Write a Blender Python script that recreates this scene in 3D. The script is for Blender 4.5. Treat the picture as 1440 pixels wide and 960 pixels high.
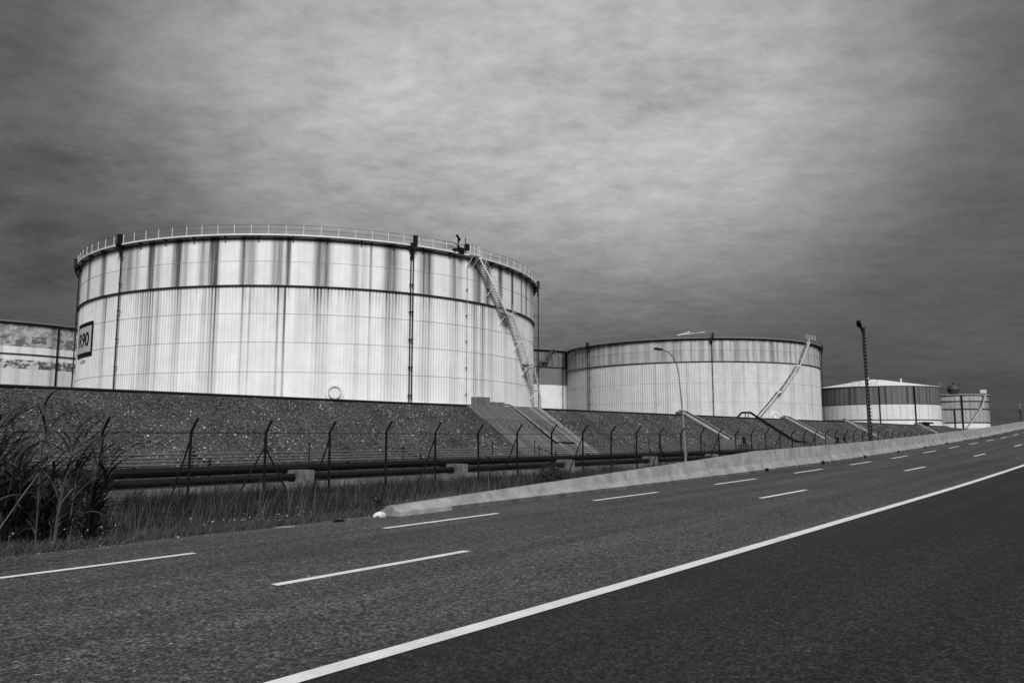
import bpy, math, random
import numpy as np
from math import sin, cos, radians, pi, sqrt, atan2, atan, degrees, exp

for o in list(bpy.data.objects): bpy.data.objects.remove(o)
SC = bpy.context.scene
COL = SC.collection
rnd = random.Random(7)
# ------------------------------------------------------------------ camera
# world axes: +X runs along the road, +Y is the lateral distance towards the tanks, Z up
YAW = radians(40); PITCH = atan(133 / 1100)
cd = bpy.data.cameras.new('camera'); cam = bpy.data.objects.new('camera', cd); COL.objects.link(cam)
cd.sensor_width = 36; cd.lens = 36 * 1100 / 1440; cd.clip_start = .05; cd.clip_end = 9000
cam.location = (0, 0, 1.62); cam.rotation_euler = (pi / 2 + PITCH, 0, YAW - pi / 2)
SC.camera = cam
# ------------------------------------------------------------------ sky, sun, exposure
SC.view_settings.view_transform = 'Standard'; SC.view_settings.look = 'None'
SC.view_settings.gamma = 1; SC.view_settings.use_curve_mapping = False
SC.view_settings.exposure = 1.34
SUN_AZ = YAW + pi + radians(10); SUN_EL = radians(42)
sd = bpy.data.lights.new('sun', 'SUN'); sd.energy = 1.5; sd.angle = radians(22); sd.color = (1, 1, 1)
sun = bpy.data.objects.new('sun', sd); COL.objects.link(sun)
sun.location = (-30, -30, 60)
sun.rotation_euler = (pi / 2 - SUN_EL, 0, SUN_AZ + pi / 2)

class NT:
    """small helper for node trees"""
    def __init__(s, tree): s.t = tree; s.n = tree.nodes; s.l = tree.links
    def new(s, typ, **kw):
        n = s.n.new(typ)
        for k, v in kw.items(): setattr(n, k, v)
        return n
    def put(s, sock, v):
        if isinstance(v, bpy.types.NodeSocket): s.l.new(v, sock)
        elif v is not None: sock.default_value = v
    def m(s, op, a, b=None, c=None, clamp=False):
        n = s.new('ShaderNodeMath', operation=op, use_clamp=clamp)
        for i, v in enumerate((a, b, c)): s.put(n.inputs[i], v)
        return n.outputs[0]
    def vm(s, op, a, b=None):
        n = s.new('ShaderNodeVectorMath', operation=op)
        s.put(n.inputs[0], a); s.put(n.inputs[1], b)
        return n.outputs['Value'] if op in ('DOT_PRODUCT', 'LENGTH', 'DISTANCE') else n.outputs[0]
    def noise(s, vec, scale, detail=4, rough=.55, dist=0.):
        n = s.new('ShaderNodeTexNoise'); s.put(n.inputs['Vector'], vec)
        n.inputs['Scale'].default_value = scale; n.inputs['Detail'].default_value = detail
        n.inputs['Roughness'].default_value = rough; n.inputs['Distortion'].default_value = dist
        return n.outputs[0]
    def voro(s, vec, scale, out='Distance', feature='F1'):
        n = s.new('ShaderNodeTexVoronoi', feature=feature); s.put(n.inputs['Vector'], vec)
        n.inputs['Scale'].default_value = scale
        return n.outputs[out]
    def mapr(s, v, a, b, c, d, smooth=False):
        n = s.new('ShaderNodeMapRange'); s.put(n.inputs[0], v)
        if smooth: n.interpolation_type = 'SMOOTHSTEP'
        for i, q in enumerate((a, b, c, d)): s.put(n.inputs[i + 1], q)
        return n.outputs[0]
    def mix(s, f, a, b):
        # a + (b-a)*f on plain values
        return s.m('MULTIPLY_ADD', s.m('SUBTRACT', b, a), f, a)
    def xyz(s, x, y, z=0.):
        n = s.new('ShaderNodeCombineXYZ')
        for i, v in enumerate((x, y, z)): s.put(n.inputs[i], v)
        return n.outputs[0]
    def sep(s, v):
        n = s.new('ShaderNodeSeparateXYZ'); s.put(n.inputs[0], v); return n.outputs
    def attr(s, name):
        return s.new('ShaderNodeAttribute', attribute_name=name).outputs['Fac']

W = bpy.data.worlds.new('World'); SC.world = W; W.use_nodes = True
q = NT(W.node_tree); q.n.clear()
d = q.vm('NORMALIZE', q.new('ShaderNodeTexCoord').outputs['Generated'])
dx, dy, dz = q.sep(d)
sky = q.new('ShaderNodeTexSky', sky_type='NISHITA'); sky.sun_disc = False
sky.sun_elevation = SUN_EL; sky.sun_rotation = pi / 2 - SUN_AZ
bw = q.new('ShaderNodeRGBToBW'); q.l.new(sky.outputs[0], bw.inputs[0])
zz = q.m('MAXIMUM', dz, 0.0)
inv = q.m('DIVIDE', 1., q.m('ADD', zz, .17))
px, py = q.m('MULTIPLY', dx, inv), q.m('MULTIPLY', dy, inv)
# cloud deck coordinates, turned to the view so that the long bands lie across it
ca, sa = cos(YAW), sin(YAW)
along = q.m('ADD', q.m('MULTIPLY', px, ca), q.m('MULTIPLY', py, sa))
cross = q.m('SUBTRACT', q.m('MULTIPLY', px, sa), q.m('MULTIPLY', py, ca))
tw = radians(9)
cr_ = q.m('ADD', q.m('MULTIPLY', cross, cos(tw)), q.m('MULTIPLY', along, sin(tw))); al_ = q.m('SUBTRACT', q.m('MULTIPLY', along, cos(tw)), q.m('MULTIPLY', cross, sin(tw)))
pv = q.xyz(q.m('MULTIPLY', cr_, .95), al_, 3.1)
big = q.noise(pv, .50, 3, .5, .4)
mid = q.noise(pv, 2.3, 7, .62, .15)
fine = q.noise(q.xyz(q.m('MULTIPLY', cross, .8), along, 8.), 11., 6, .68, .1)
el = q.mapr(zz, 0., .50, 0., 1.)
base = q.mapr(zz, .0, .45, .036, .110, True)
bd = (0.690, 0.559, 0.460)          # the thin bright part of the deck, high ahead
dot = q.vm('DOT_PRODUCT', d, bd)
veil = q.mapr(dot, .855, 1.0, 0., 1., True)
lum = q.m('ADD', base, q.m('MULTIPLY', q.m('MULTIPLY', veil, q.mapr(zz, .06, .40, .15, 1., True)), .33))
amp = q.m('ADD', .9, q.m('MULTIPLY', q.m('SUBTRACT', 1., el), .35))
pat = q.m('ADD', q.m('MULTIPLY', q.m('SUBTRACT', mid, .5), .6), q.m('MULTIPLY', q.m('SUBTRACT', fine, .5), .95))
pat = q.m('ADD', pat, q.m('MULTIPLY', q.m('SUBTRACT', big, .5), 1.1))
lum = q.m('MULTIPLY', lum, q.m('MAXIMUM', q.m('ADD', 1., q.m('MULTIPLY', pat, amp)), .25))
# a darker bank low on the left
bank = q.mapr(q.vm('DOT_PRODUCT', d, (0.255, 0.935, 0.246)), .972, 1.0, 0., 1., True)
lum = q.m('MULTIPLY', lum, q.m('SUBTRACT', 1., q.m('MULTIPLY', bank, q.mapr(mid, .40, .56, .45, .05))))
# the deck covers nearly all of the clear sky; scaled because the background runs at 0.1
tot = q.m('ADD', q.m('MULTIPLY', lum, 4.55), q.m('MULTIPLY', bw.outputs[0], .03))
bg = q.new('ShaderNodeBackground'); bg.inputs['Strength'].default_value = .1
q.l.new(tot, bg.inputs['Color'])
out = q.new('ShaderNodeOutputWorld'); q.l.new(bg.outputs[0], out.inputs[0])

# ------------------------------------------------------------------ materials
def material(name):
    m = bpy.data.materials.new(name); m.use_nodes = True
    t = NT(m.node_tree); b = t.n['Principled BSDF']
    return m, t, b
def bump(t, b, h, strength, dist=.02):
    n = t.new('ShaderNodeBump'); n.inputs['Strength'].default_value = strength; n.inputs['Distance'].default_value = dist
    t.put(n.inputs['Height'], h); t.l.new(n.outputs[0], b.inputs['Normal'])
def grey(name, v, rough=.6, var=.25, scale=6., metal=0., bstr=0., spec=.35):
    m, t, b = material(name)
    o = t.new('ShaderNodeTexCoord').outputs['Object']
    n = t.noise(o, scale, 5, .6); n2 = t.noise(o, scale * .13, 3)
    f = t.m('ADD', t.m('SUBTRACT', n, .5), t.m('MULTIPLY', t.m('SUBTRACT', n2, .5), .9))
    c = t.m('MULTIPLY', v, t.m('ADD', 1., t.m('MULTIPLY', f, var * 2)), clamp=True)
    t.l.new(c, b.inputs['Base Color'])
    b.inputs['Roughness'].default_value = rough; b.inputs['Metallic'].default_value = metal
    b.inputs['Specular IOR Level'].default_value = spec
    if bstr: bump(t, b, n, bstr)
    return m

def mat_tank():
    m, t, b = material('tank_paint')
    uv = t.new('ShaderNodeUVMap', uv_map='arc').outputs[0]
    u, z, _ = t.sep(uv)
    tone, stain, wear, peel = t.attr('tone'), t.attr('stain'), t.attr('wear'), t.attr('peel')
    v1 = t.xyz(t.m('MULTIPLY', u, 2.3), t.m('MULTIPLY', z, .045), 0.)
    n1 = t.noise(v1, 1., 6, .65)
    n2 = t.noise(t.xyz(t.m('MULTIPLY', u, .32), t.m('MULTIPLY', z, .03), 5.), 1., 4, .6)
    n3 = t.noise(t.xyz(t.m('MULTIPLY', u, .5), t.m('MULTIPLY', z, .45), 9.), 1., 5, .6)
    n4 = t.noise(t.xyz(t.m('MULTIPLY', u, 6.), t.m('MULTIPLY', z, .5), 2.), 1., 4, .6)
    fib = t.mapr(n1, .32, .66, .72, 1.5)
    s = t.m('MULTIPLY', stain, fib)
    fine = t.mapr(t.m('ADD', t.m('MULTIPLY', n1, .7), t.m('MULTIPLY', n2, .5)), .57, .86, 0., 1.)
    s = t.m('ADD', s, t.m('MULTIPLY', fine, wear))
    s = t.m('ADD', s, t.m('MULTIPLY', t.mapr(n4, .60, .78, 0., .35), wear))
    base = t.m('MULTIPLY', tone, t.mapr(n3, .3, .7, .90, 1.06))
    pk = t.m('ADD', n3, t.m('MULTIPLY', t.noise(t.xyz(u, t.m('MULTIPLY', z, 1.5), 1.), 1.1, 5, .7), .8))
    pm = t.m('MULTIPLY', t.mapr(pk, .86, .93, 0., 1.), peel)
    # soot and rust are dark and matt; rain has fed them down the plates
    col = t.mix(t.m('MINIMUM', s, .93), base, .032)
    col = t.mix(pm, col, t.mapr(n4, .3, .7, .035, .12))
    t.l.new(col, b.inputs['Base Color'])
    b.inputs['Roughness'].default_value = .62; b.inputs['Specular IOR Level'].default_value = .25
    bump(t, b, n3, .15, .05)
    return m

def mat_asphalt(name, a, b_, spot):
    m, t, b = material(name)
    o = t.new('ShaderNodeTexCoord').outputs['Object']
    x, y, z = t.sep(o)
    g = t.voro(o, 46., 'Color'); gr = t.sep(g)[0]
    g2 = t.noise(o, 38., 4, .7)
    lanes = t.noise(t.xyz(t.m('MULTIPLY', x, .045), t.m('MULTIPLY', y, 1.25), 0.), 1., 3, .5)
    pat = t.noise(o, .35, 4, .6)
    g3 = t.noise(o, 13., 5, .85)
    v = t.mapr(gr, 0., 1., .22, 1.75)
    v = t.m('MULTIPLY', v, t.mapr(g2, .40, .60, .35, 1.7))
    v = t.m('MULTIPLY', v, t.mapr(lanes, .3, .7, .66, 1.32))
    v = t.m('MULTIPLY', v, t.mapr(g3, .40, .60, .50, 1.55))
    v = t.m('MULTIPLY', v, t.mapr(pat, .3, .7, .86, 1.14))
    sp = t.m('GREATER_THAN', t.voro(o, 34., 'Color'), spot)
    v = t.m('MULTIPLY', v, t.mix(sp, 1., 2.6))
    v = t.m('MULTIPLY', v, a)
    # bitumen drips and tyre scuffs
    dr = t.m('LESS_THAN', t.voro(t.xyz(t.m('MULTIPLY', x, .45), y, 0.), .42), .035)
    v = t.mix(t.m('MULTIPLY', dr, .7), v, .012)
    cr = t.noise(t.xyz(t.m('MULTIPLY', x, .5), t.m('MULTIPLY', y, 1.5), 4.), .9, 5, .6)
    crk = t.m('LESS_THAN', t.m('ABSOLUTE', t.m('SUBTRACT', cr, .5)), .0016)
    v = t.mix(t.m('MULTIPLY', crk, .45), v, .012)
    t.l.new(v, b.inputs['Base Color'])
    b.inputs['Roughness'].default_value = .78; b.inputs['Specular IOR Level'].default_value = .3
    bump(t, b, t.m('ADD', gr, g2), .7, .006)
    return m

def mat_concrete(name, v, streak=.3, dirt=.3, fall=False):
    m, t, b = material(name)
    o = t.new('ShaderNodeTexCoord').outputs['Object']
    x, y, z = t.sep(o)
    n = t.noise(o, 2.2, 6, .65); n2 = t.noise(o, 26., 4, .65)
    s = t.noise(t.xyz(t.m('MULTIPLY', x, 2.6), t.m('MULTIPLY', y, 2.6), t.m('MULTIPLY', z, .35)), 1., 4, .6, .8)
    if fall: s = t.noise(t.xyz(t.m('MULTIPLY', t.m('SUBTRACT', x, t.m('MULTIPLY', y, .17)), 3.2), t.m('MULTIPLY', y, .12), 0.), 1., 5, .65)
    c = t.m('MULTIPLY', v, t.mapr(n, .3, .7, 1 - dirt, 1 + dirt))
    c = t.m('MULTIPLY', c, t.mapr(n2, .3, .7, .86, 1.12))
    c = t.m('MULTIPLY', c, t.mapr(s, .35, .65, 1 - streak, 1 + streak * .7), clamp=True)
    t.l.new(c, b.inputs['Base Color'])
    b.inputs['Roughness'].default_value = .85; b.inputs['Specular IOR Level'].default_value = .2
    bump(t, b, t.m('ADD', n, n2), .35, .02)
    return m

def mat_ground(name, lo, hi, sc, b2=.6):
    m, t, b = material(name)
    o = t.new('ShaderNodeTexCoord').outputs['Object']
    n = t.noise(o, sc, 6, .7); n2 = t.noise(o, sc * .08, 4, .6)
    vo = t.voro(o, sc * 2.2, 'Color')
    f = t.m('ADD', t.m('MULTIPLY', n, .6), t.m('ADD', t.m('MULTIPLY', n2, .45), t.m('MULTIPLY', t.sep(vo)[0], .35)))
    t.l.new(t.mapr(f, .4, 1.0, lo, hi), b.inputs['Base Color'])
    b.inputs['Roughness'].default_value = .95; b.inputs['Specular IOR Level'].default_value = .1
    bump(t, b, f, b2, .08)
    return m

def mat_attr(name, rough=.8, attr='tone', var=.2, trans=0.):
    m, t, b = material(name)
    o = t.new('ShaderNodeTexCoord').outputs['Object']
    n = t.noise(o, 14., 4, .6)
    t.l.new(t.m('MULTIPLY', t.attr(attr), t.mapr(n, .3, .7, 1 - var, 1 + var)), b.inputs['Base Color'])
    b.inputs['Roughness'].default_value = rough; b.inputs['Specular IOR Level'].default_value = .2
    return m

def mat_mark():
    m, t, b = material('road_paint')
    o = t.new('ShaderNodeTexCoord').outputs['Object']
    n = t.noise(o, 30., 5, .7); n2 = t.noise(o, 3., 4, .6)
    w = t.mapr(t.m('ADD', n, t.m('MULTIPLY', n2, .5)), .92, 1.02, 0., 1.)
    t.l.new(t.mix(t.m('MULTIPLY', w, .7), t.mapr(n2, .3, .7, .60, .78), .10), b.inputs['Base Color'])
    b.inputs['Roughness'].default_value = .7
    bump(t, b, n, .3, .004)
    return m

M = {}
M['tank'] = mat_tank()
M['asphalt'] = mat_asphalt('asphalt', .057, 0, .93)
M['asphalt_old'] = mat_asphalt('asphalt_dark', .0175, 0, .95)
M['paint'] = mat_mark()
M['white'] = grey('white_steel', .72, .5, .15, 3.)
M['offwhite'] = grey('galvanised_steel', .42, .5, .3, 4.)
M['dark'] = grey('dark_steel', .009, .6, .4, 5., spec=.2)
M['girder'] = grey('rusty_girder_steel', .02, .7, .5, 2.)
M['black'] = grey('black_paint', .006, .7, .2, 5., spec=.15)
M['pipe'] = grey('bitumen_pipe', .007, .5, .5, 3., spec=.3)
M['midsteel'] = grey('grey_steel', .11, .6, .35, 3.)
M['lamp'] = grey('lamp_steel', .22, .5, .3, 2.)
M['ball'] = grey('weathered_ball_steel', .055, .6, .5, .8)
M['seam'] = grey('weld_seam', .40, .7, .5, .6)
M['roof'] = grey('roof_plate', .70, .6, .12, .8)
M['concrete'] = mat_concrete('barrier_concrete', .27, .16, .30)
M['curb'] = mat_concrete('dark_concrete', .10, .25, .3)
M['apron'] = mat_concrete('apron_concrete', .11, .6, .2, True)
M['apron_pale'] = mat_concrete('pale_apron_concrete', .22, .4, .2, True)  # paler concrete for single strips of the apron
M['block'] = mat_concrete('old_block_concrete', .15, .4, .35)
M['soil'] = mat_ground('soil', .018, .055, 3.)
M['berm'] = mat_ground('berm_earth', .016, .10, 2.6, .9)
M['pad'] = mat_ground('pad_gravel', .06, .14, 3.)
M['stone'] = mat_attr('stone_chips', .85, var=.25)
M['blade'] = mat_attr('grass_blade', .75, var=.15)
M['flower'] = grey('white_petal', .72, .7, .1)
M['rag'] = grey('white_litter', .66, .7, .2)
M['glass'] = grey('lamp_glass', .25, .2, .1)

# ------------------------------------------------------------------ mesh builder
class MB:
    def __init__(s): s.v = []; s.f = []
    def quad(s, a, b, c, e):
        i = len(s.v); s.v += [tuple(a), tuple(b), tuple(c), tuple(e)]; s.f.append((i, i + 1, i + 2, i + 3))
    def box(s, c, size, ex=(1, 0, 0), ey=(0, 1, 0), ez=(0, 0, 1)):
        c = np.array(c, float); ex, ey, ez = (np.array(k, float) * h / 2 for k, h in zip((ex, ey, ez), size))
        i = len(s.v)
        for a in (-1, 1):
            for b in (-1, 1):
                for g in (-1, 1): s.v.append(tuple(c + ex * a + ey * b + ez * g))
        for f in ((0, 1, 3, 2), (4, 6, 7, 5), (0, 4, 5, 1), (2, 3, 7, 6), (0, 2, 6, 4), (1, 5, 7, 3)):
            s.f.append(tuple(i + k for k in f))
    def tube(s, path, r, n=6, closed=False, cap=True):
        P = [np.array(p, float) for p in path]; L = len(P)
        rr = r if hasattr(r, '__len__') else [r] * L
        i0 = len(s.v); up = None
        for k in range(L):
            a = P[(k - 1) % L] if (k > 0 or closed) else P[k]; b = P[(k + 1) % L] if (k < L - 1 or closed) else P[k]
            t = b - a; t /= (np.linalg.norm(t) + 1e-12)
            if up is None or abs(up @ t) > .95:
                up = np.array([0, 0, 1.]) if abs(t[2]) < .9 else np.array([1., 0, 0])
            x = np.cross(t, up); x /= np.linalg.norm(x); y = np.cross(x, t); up = y
            for j in range(n):
                w = 2 * pi * j / n; s.v.append(tuple(P[k] + (x * cos(w) + y * sin(w)) * rr[k]))
        for k in range(L if closed else L - 1):
            k2 = (k + 1) % L
            for j in range(n):
                j2 = (j + 1) % n
                s.f.append((i0 + k * n + j, i0 + k * n + j2, i0 + k2 * n + j2, i0 + k2 * n + j))
        if cap and not closed:
            s.f.append(tuple(i0 + j for j in range(n))[::-1]); s.f.append(tuple(i0 + (L - 1) * n + j for j in range(n)))
    def lathe(s, prof, n=48, c=(0, 0)):
        i0 = len(s.v); L = len(prof)
        for j in range(n):
            w = 2 * pi * j / n
            for r, z in prof: s.v.append((c[0] + r * cos(w), c[1] + r * sin(w), z))
        for j in range(n):
            j2 = (j + 1) % n
            for k in range(L - 1):
                s.f.append((i0 + j * L + k, i0 + j2 * L + k, i0 + j2 * L + k + 1, i0 + j * L + k + 1))
    def ring(s, r0, r1, z0, z1, n=160, a0=0., a1=360.):
        """rectangular section swept round the axis"""
        full = abs(a1 - a0) >= 359.9; K = n if full else n + 1; i0 = len(s.v)
        for j in range(K):
            w = radians(a0 + (a1 - a0) * j / n)
            for r, z in ((r0, z0), (r1, z0), (r1, z1), (r0, z1)): s.v.append((r * cos(w), r * sin(w), z))
        for j in range(n):
            j2 = (j + 1) % K
            for k in range(4):
                k2 = (k + 1) % 4
                s.f.append((i0 + j * 4 + k, i0 + j2 * 4 + k, i0 + j2 * 4 + k2, i0 + j * 4 + k2))
    def build(s, name, mat, parent=None, smooth=False, loc=None):
        me = bpy.data.meshes.new(name); me.from_pydata(s.v, [], s.f); me.update()
        me.materials.append(M[mat] if isinstance(mat, str) else mat)
        if smooth: me.shade_smooth()
        o = bpy.data.objects.new(name, me); COL.objects.link(o)
        if parent: o.parent = parent
        if loc is not None: o.location = loc
        return o
def clone(o, parent, loc=None, rz=None):
    c = o.copy(); COL.objects.link(c); c.parent = parent
    if loc is not None: c.location = loc
    if rz is not None: c.rotation_euler = (0, 0, rz)
    return c
def thing(name, label, cat, loc=(0, 0, 0), group=None):
    o = bpy.data.objects.new(name, None); COL.objects.link(o); o.location = loc; o.empty_display_size = .3
    o['label'] = label; o['category'] = cat
    if group: o['group'] = group
    return o
def tag(o, label, cat, group=None):
    o['label'] = label; o['category'] = cat
    if group: o['group'] = group
    return o
def npmesh(name, V, F, mat, attrs=None, kind=None, smooth=False):
    me = bpy.data.meshes.new(name)
    V = np.asarray(V, np.float32); F = np.asarray(F, np.int32); k = F.shape[1]
    me.vertices.add(len(V)); me.vertices.foreach_set('co', V.ravel())
    me.loops.add(F.size); me.loops.foreach_set('vertex_index', F.ravel())
    me.polygons.add(len(F)); me.polygons.foreach_set('loop_start', np.arange(0, F.size, k, dtype=np.int32))
    me.polygons.foreach_set('loop_total', np.full(len(F), k, np.int32))
    me.update(calc_edges=True)
    for nm, a in (attrs or {}).items():
        at = me.attributes.new(nm, 'FLOAT', 'POINT'); at.data.foreach_set('value', np.asarray(a, np.float32))
    me.materials.append(M[mat]); 
    if smooth: me.shade_smooth()
    o = bpy.data.objects.new(name, me); COL.objects.link(o)
    if kind: o['kind'] = kind
    return o

# ------------------------------------------------------------------ terrain functions
HS = [(-400, -.6), (-60, -.3), (-20, -.14), (3, -.03), (6, 0.), (9.2, .03), (15.5, .11), (22, .18), (28, .28), (34.5, .40), (41, .53),
      (48, .70), (54, .87), (75, 1.5), (97, 2.31), (140, 3.9), (180, 5.2), (240, 6.2), (400, 6.6), (900, 6.6)]
hx = np.array([a for a, b in HS]); hz_ = np.array([b for a, b in HS])
def rise(s):
    # gently smoothed long profile of the road
    k = np.array([-4, -2, 0, 2, 4.])
    return float(np.mean(np.interp(s + k, hx, hz_)))
CROWN = 4.45
def road_z(s, n):
    fall = .015 * (10.6 - max(n, CROWN)) if n > CROWN else .015 * (10.6 - CROWN) - .018 * (CROWN - n)
    return rise(s) + fall
EDGE_FAR = 12.55; EDGE_NEAR = -2.6
GL = -.8
def ground_z(s, n):
    if n >= EDGE_FAR - .3:
        top = road_z(s, EDGE_FAR) - .03
        run = max(3.2, (top - GL) * 1.9)
        t = min(max((n - EDGE_FAR) / run, 0), 1); t = t * t * (3 - 2 * t)
        return top + (GL - top) * t
    if n <= EDGE_NEAR + .3:
        top = road_z(s, EDGE_NEAR) - .03
        run = max(6., (top + .9) * 2.)
        t = min(max((EDGE_NEAR - n) / run, 0), 1); t = t * t * (3 - 2 * t)
        return top + (-.9 - top) * t
    return road_z(s, n) - .12
svals = [-3000, -900, -400, -200, -100] + [x for x in np.arange(-60, 120, 2.)] + list(np.arange(120, 260, 8.)) + [300, 360, 420, 500, 700, 1200, 4000]
nvals = [-3000, -600, -150, -60, -30, -18, -12, -9, -7, -5, -4, -3.2, EDGE_NEAR, -2.2, 0, CROWN, 8, 12.2, EDGE_FAR, 13, 13.5, 14, 14.5, 15, 15.5, 16, 17, 18, 19, 20, 22, 24, 26, 28, 30, 33, 37, 42, 48, 60, 120, 400, 1000, 4000]
V = []; F = []
for s_ in svals:
    for n_ in nvals:
        j = .04 * sin(s_ * 1.7 + n_ * 2.3) + .03 * sin(s_ * .61 - n_ * 1.1) if n_ > 13 and n_ < 48 else 0
        V.append((s_, n_, ground_z(s_, n_) + j))
K = len(nvals)
for i in range(len(svals) - 1):
    for j in range(K - 1): F.append((i * K + j, (i + 1) * K + j, (i + 1) * K + j + 1, i * K + j + 1))
g = npmesh('ground', V, F, 'soil', kind='structure', smooth=True)

# road: two carriageway sheets of different age
def strip(n0, n1, s0, s1, dz, ds=2., nn=1, wob=0.):
    mb = MB(); ss = list(np.arange(s0, s1, ds)) + [s1]; ns = np.linspace(n0, n1, nn + 1)
    for s_ in ss:
        for k, n_ in enumerate(ns):
            w = wob * (sin(s_ * 2.1) + .7 * sin(s_ * 5.3 + 1) + .5 * sin(s_ * 11.7)) if k == nn else 0
            mb.v.append((s_, n_ + w, road_z(s_, n_) + dz))
    K = nn + 1
    for i in range(len(ss) - 1):
        for j in range(nn): mb.f.append((i * K + j, (i + 1) * K + j, (i + 1) * K + j + 1, i * K + j + 1))
    return mb
road = strip(CROWN, EDGE_FAR, -150, 420, 0., .5, 4, .05).build('road', 'asphalt'); road['kind'] = 'structure'
r2 = strip(EDGE_NEAR, CROWN - .002, -150, 420, 0., .5, 3).build('near_lane', 'asphalt_old', road)
jm = MB()
for a, b_, n0 in ((-30, 60, 11.18),):
    st = strip(n0, n0 + .014, a, b_, .003, .4, 1, .004); i0 = len(jm.v); jm.v += st.v; jm.f += [tuple(k + i0 for k in f) for f in st.f]
jm.build('asphalt_joint', 'black', road)
strip(CROWN - .085, CROWN + .085, -150, 420, .005, .5).build('centre_line', 'paint', road)
s0 = 9.18 - 6.45 * 5
while s0 < 190:
    strip(10.53, 10.67, s0, s0 + 3.0, .005, .5).build('edge_dash', 'paint', road); s0 += 6.45
s0 = 4.97 - 12.98 * 2
while s0 < 190:
    strip(7.42, 7.56, s0, s0 + 3.0, .005, .5).build('lane_dash', 'paint', road); s0 += 12.98

# ------------------------------------------------------------------ tank-farm platform
CREST_N, CREST_Z, TOE_N = 58., 4.75, 48.
def berm_z(n): return GL + (CREST_Z - GL) * (n - TOE_N) / (CREST_N - TOE_N)
ss = [-260] + list(np.arange(-60, 300, 3.)) + [300, 330, 380, 440, 560]
ns = [TOE_N - 1.5, TOE_N, 49.2, 50.4, 51.6, 52.8, 54, 55.2, 56.4, 57.4, CREST_N, 58.8, 60, 64, 90, 160, 300]
V = []; F = []
for s_ in ss:
    drop = 1. if s_ < 285 else max(.78, 1 - (s_ - 285) / 450.)
    for n_ in ns:
        if n_ <= TOE_N: z = GL - (.35 if n_ < TOE_N else 0)
        elif n_ <= CREST_N: z = berm_z(n_)
        else: z = CREST_Z - .02
        if TOE_N < n_ <= CREST_N: z += .02 * sin(s_ * .9 + n_) + .015 * sin(s_ * 2.3 - n_ * 1.7)
        V.append((s_, n_, GL + (z - GL) * drop))
K = len(ns)
for i in range(len(ss) - 1):
    for j in range(K - 1): F.append((i * K + j, (i + 1) * K + j, (i + 1) * K + j + 1, i * K + j + 1))
npmesh('embankment', V, F, 'berm', kind='structure')

# ------------------------------------------------------------------ storage tanks
def stripes(lst):
    """lst: (theta deg, half width deg, strength) -> function of theta"""
    def f(th):
        t = 0.
        for a, w, k in lst:
            dd = abs((th - a + 180) % 360 - 180)
            if dd < w * 1.6: t = max(t, k * min(1., max(0., (w * 1.6 - dd) / (w * 1.1))))
        return t
    return f
def shell_course(parent, R, z0, z1, ribs, amp, tone, stain, wear, peel=0., rows=2, fade=(1., 1.), cols=720, valley=0.):
    N = ribs * 6 if amp else cols
    th = np.arange(N + 1) * (360. / N)
    st = np.array([stain(t if t < 180 else t - 360) for t in th])
    rad = R + (amp * np.cos(np.radians(th) * ribs) if amp else 0.)
    zs = np.linspace(z0, z1, rows + 1)
    V = []; A = []; UV = []
    for i, z in enumerate(zs):
        k = i / rows
        V.append(np.stack([rad * np.cos(np.radians(th)), rad * np.sin(np.radians(th)), np.full(N + 1, z)], 1))
        # ribs hold the run-off in their valleys, so every second rib is stained darker
        A.append(st * (fade[0] + (fade[1] - fade[0]) * k)); UV.append(np.stack([np.radians(th) * R, np.full(N + 1, z)], 1))
    V = np.concatenate(V); A = np.concatenate(A); UV = np.concatenate(UV)
    if amp: A = A * np.tile(1 - .38 * (1 + np.cos(np.radians(th) * ribs)), rows + 1)
    if valley:   # run-off from the girder blackens the rib valleys just below it, unevenly
        g_ = np.random.default_rng(11); lump_ = np.repeat(g_.random(ribs) * (.35 + .65 * np.repeat(g_.random(ribs // 8), 8)), 6); lump_ = np.append(lump_, lump_[0])
        A = A + np.concatenate([valley * .5 * (1 - np.cos(np.radians(th) * ribs)) * lump_ * (i / rows) ** 1.6 for i in range(rows + 1)])
    i = np.arange(N)
    F = np.concatenate([np.stack([r * (N + 1) + i, r * (N + 1) + i + 1, (r + 1) * (N + 1) + i + 1, (r + 1) * (N + 1) + i], 1) for r in range(rows)])
    n = len(V)
    o = npmesh('shell_course', V, F, 'tank', dict(tone=np.full(n, tone), stain=A, wear=np.full(n, wear), peel=np.full(n, peel)))
    ul = o.data.uv_layers.new(name='arc'); ul.data.foreach_set('uv', UV[F.ravel()].astype(np.float32).ravel())
    o.parent = parent
    return o
def pol(R, th, z): return (R * cos(radians(th)), R * sin(radians(th)), z)
def railing(parent, R, z, h, npost, a0=0, a1=360, single=True, gap=None):
    rl = MB()
    full = a1 - a0 >= 359.9
    n = 150 if full else max(8, int((a1 - a0) / 2))
    pts = [a0 + (a1 - a0) * k / n for k in range(n if full else n + 1)]
    for zz_ in (h, h * .52): rl.tube([pol(R, t, z + zz_) for t in pts], .026 if single else .034, 5, closed=full)
    rail = rl.build('railing', 'midsteel', parent)
    step = (a1 - a0) / npost
    if single:
        p = MB(); p.tube([(0, 0, 0), (0, 0, h)], .035, 5); p.box((0, 0, .03), (.14, .14, .05)); first = None
        for k in range(npost + (0 if full else 1)):
            t = a0 + step * k
            if first is None: first = p.build('railing_post', 'white', rail, loc=pol(R, t, z)); first.rotation_euler = (0, 0, radians(t))
            else: clone(first, rail, pol(R, t, z), radians(t))
    else:
        p = MB()
        for k in range(npost): p.tube([pol(R, a0 + step * k, z), pol(R, a0 + step * k, z + h)], .034, 4)
        p.build('railing_posts', 'midsteel', rail)['kind'] = 'stuff'
    return rail
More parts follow.
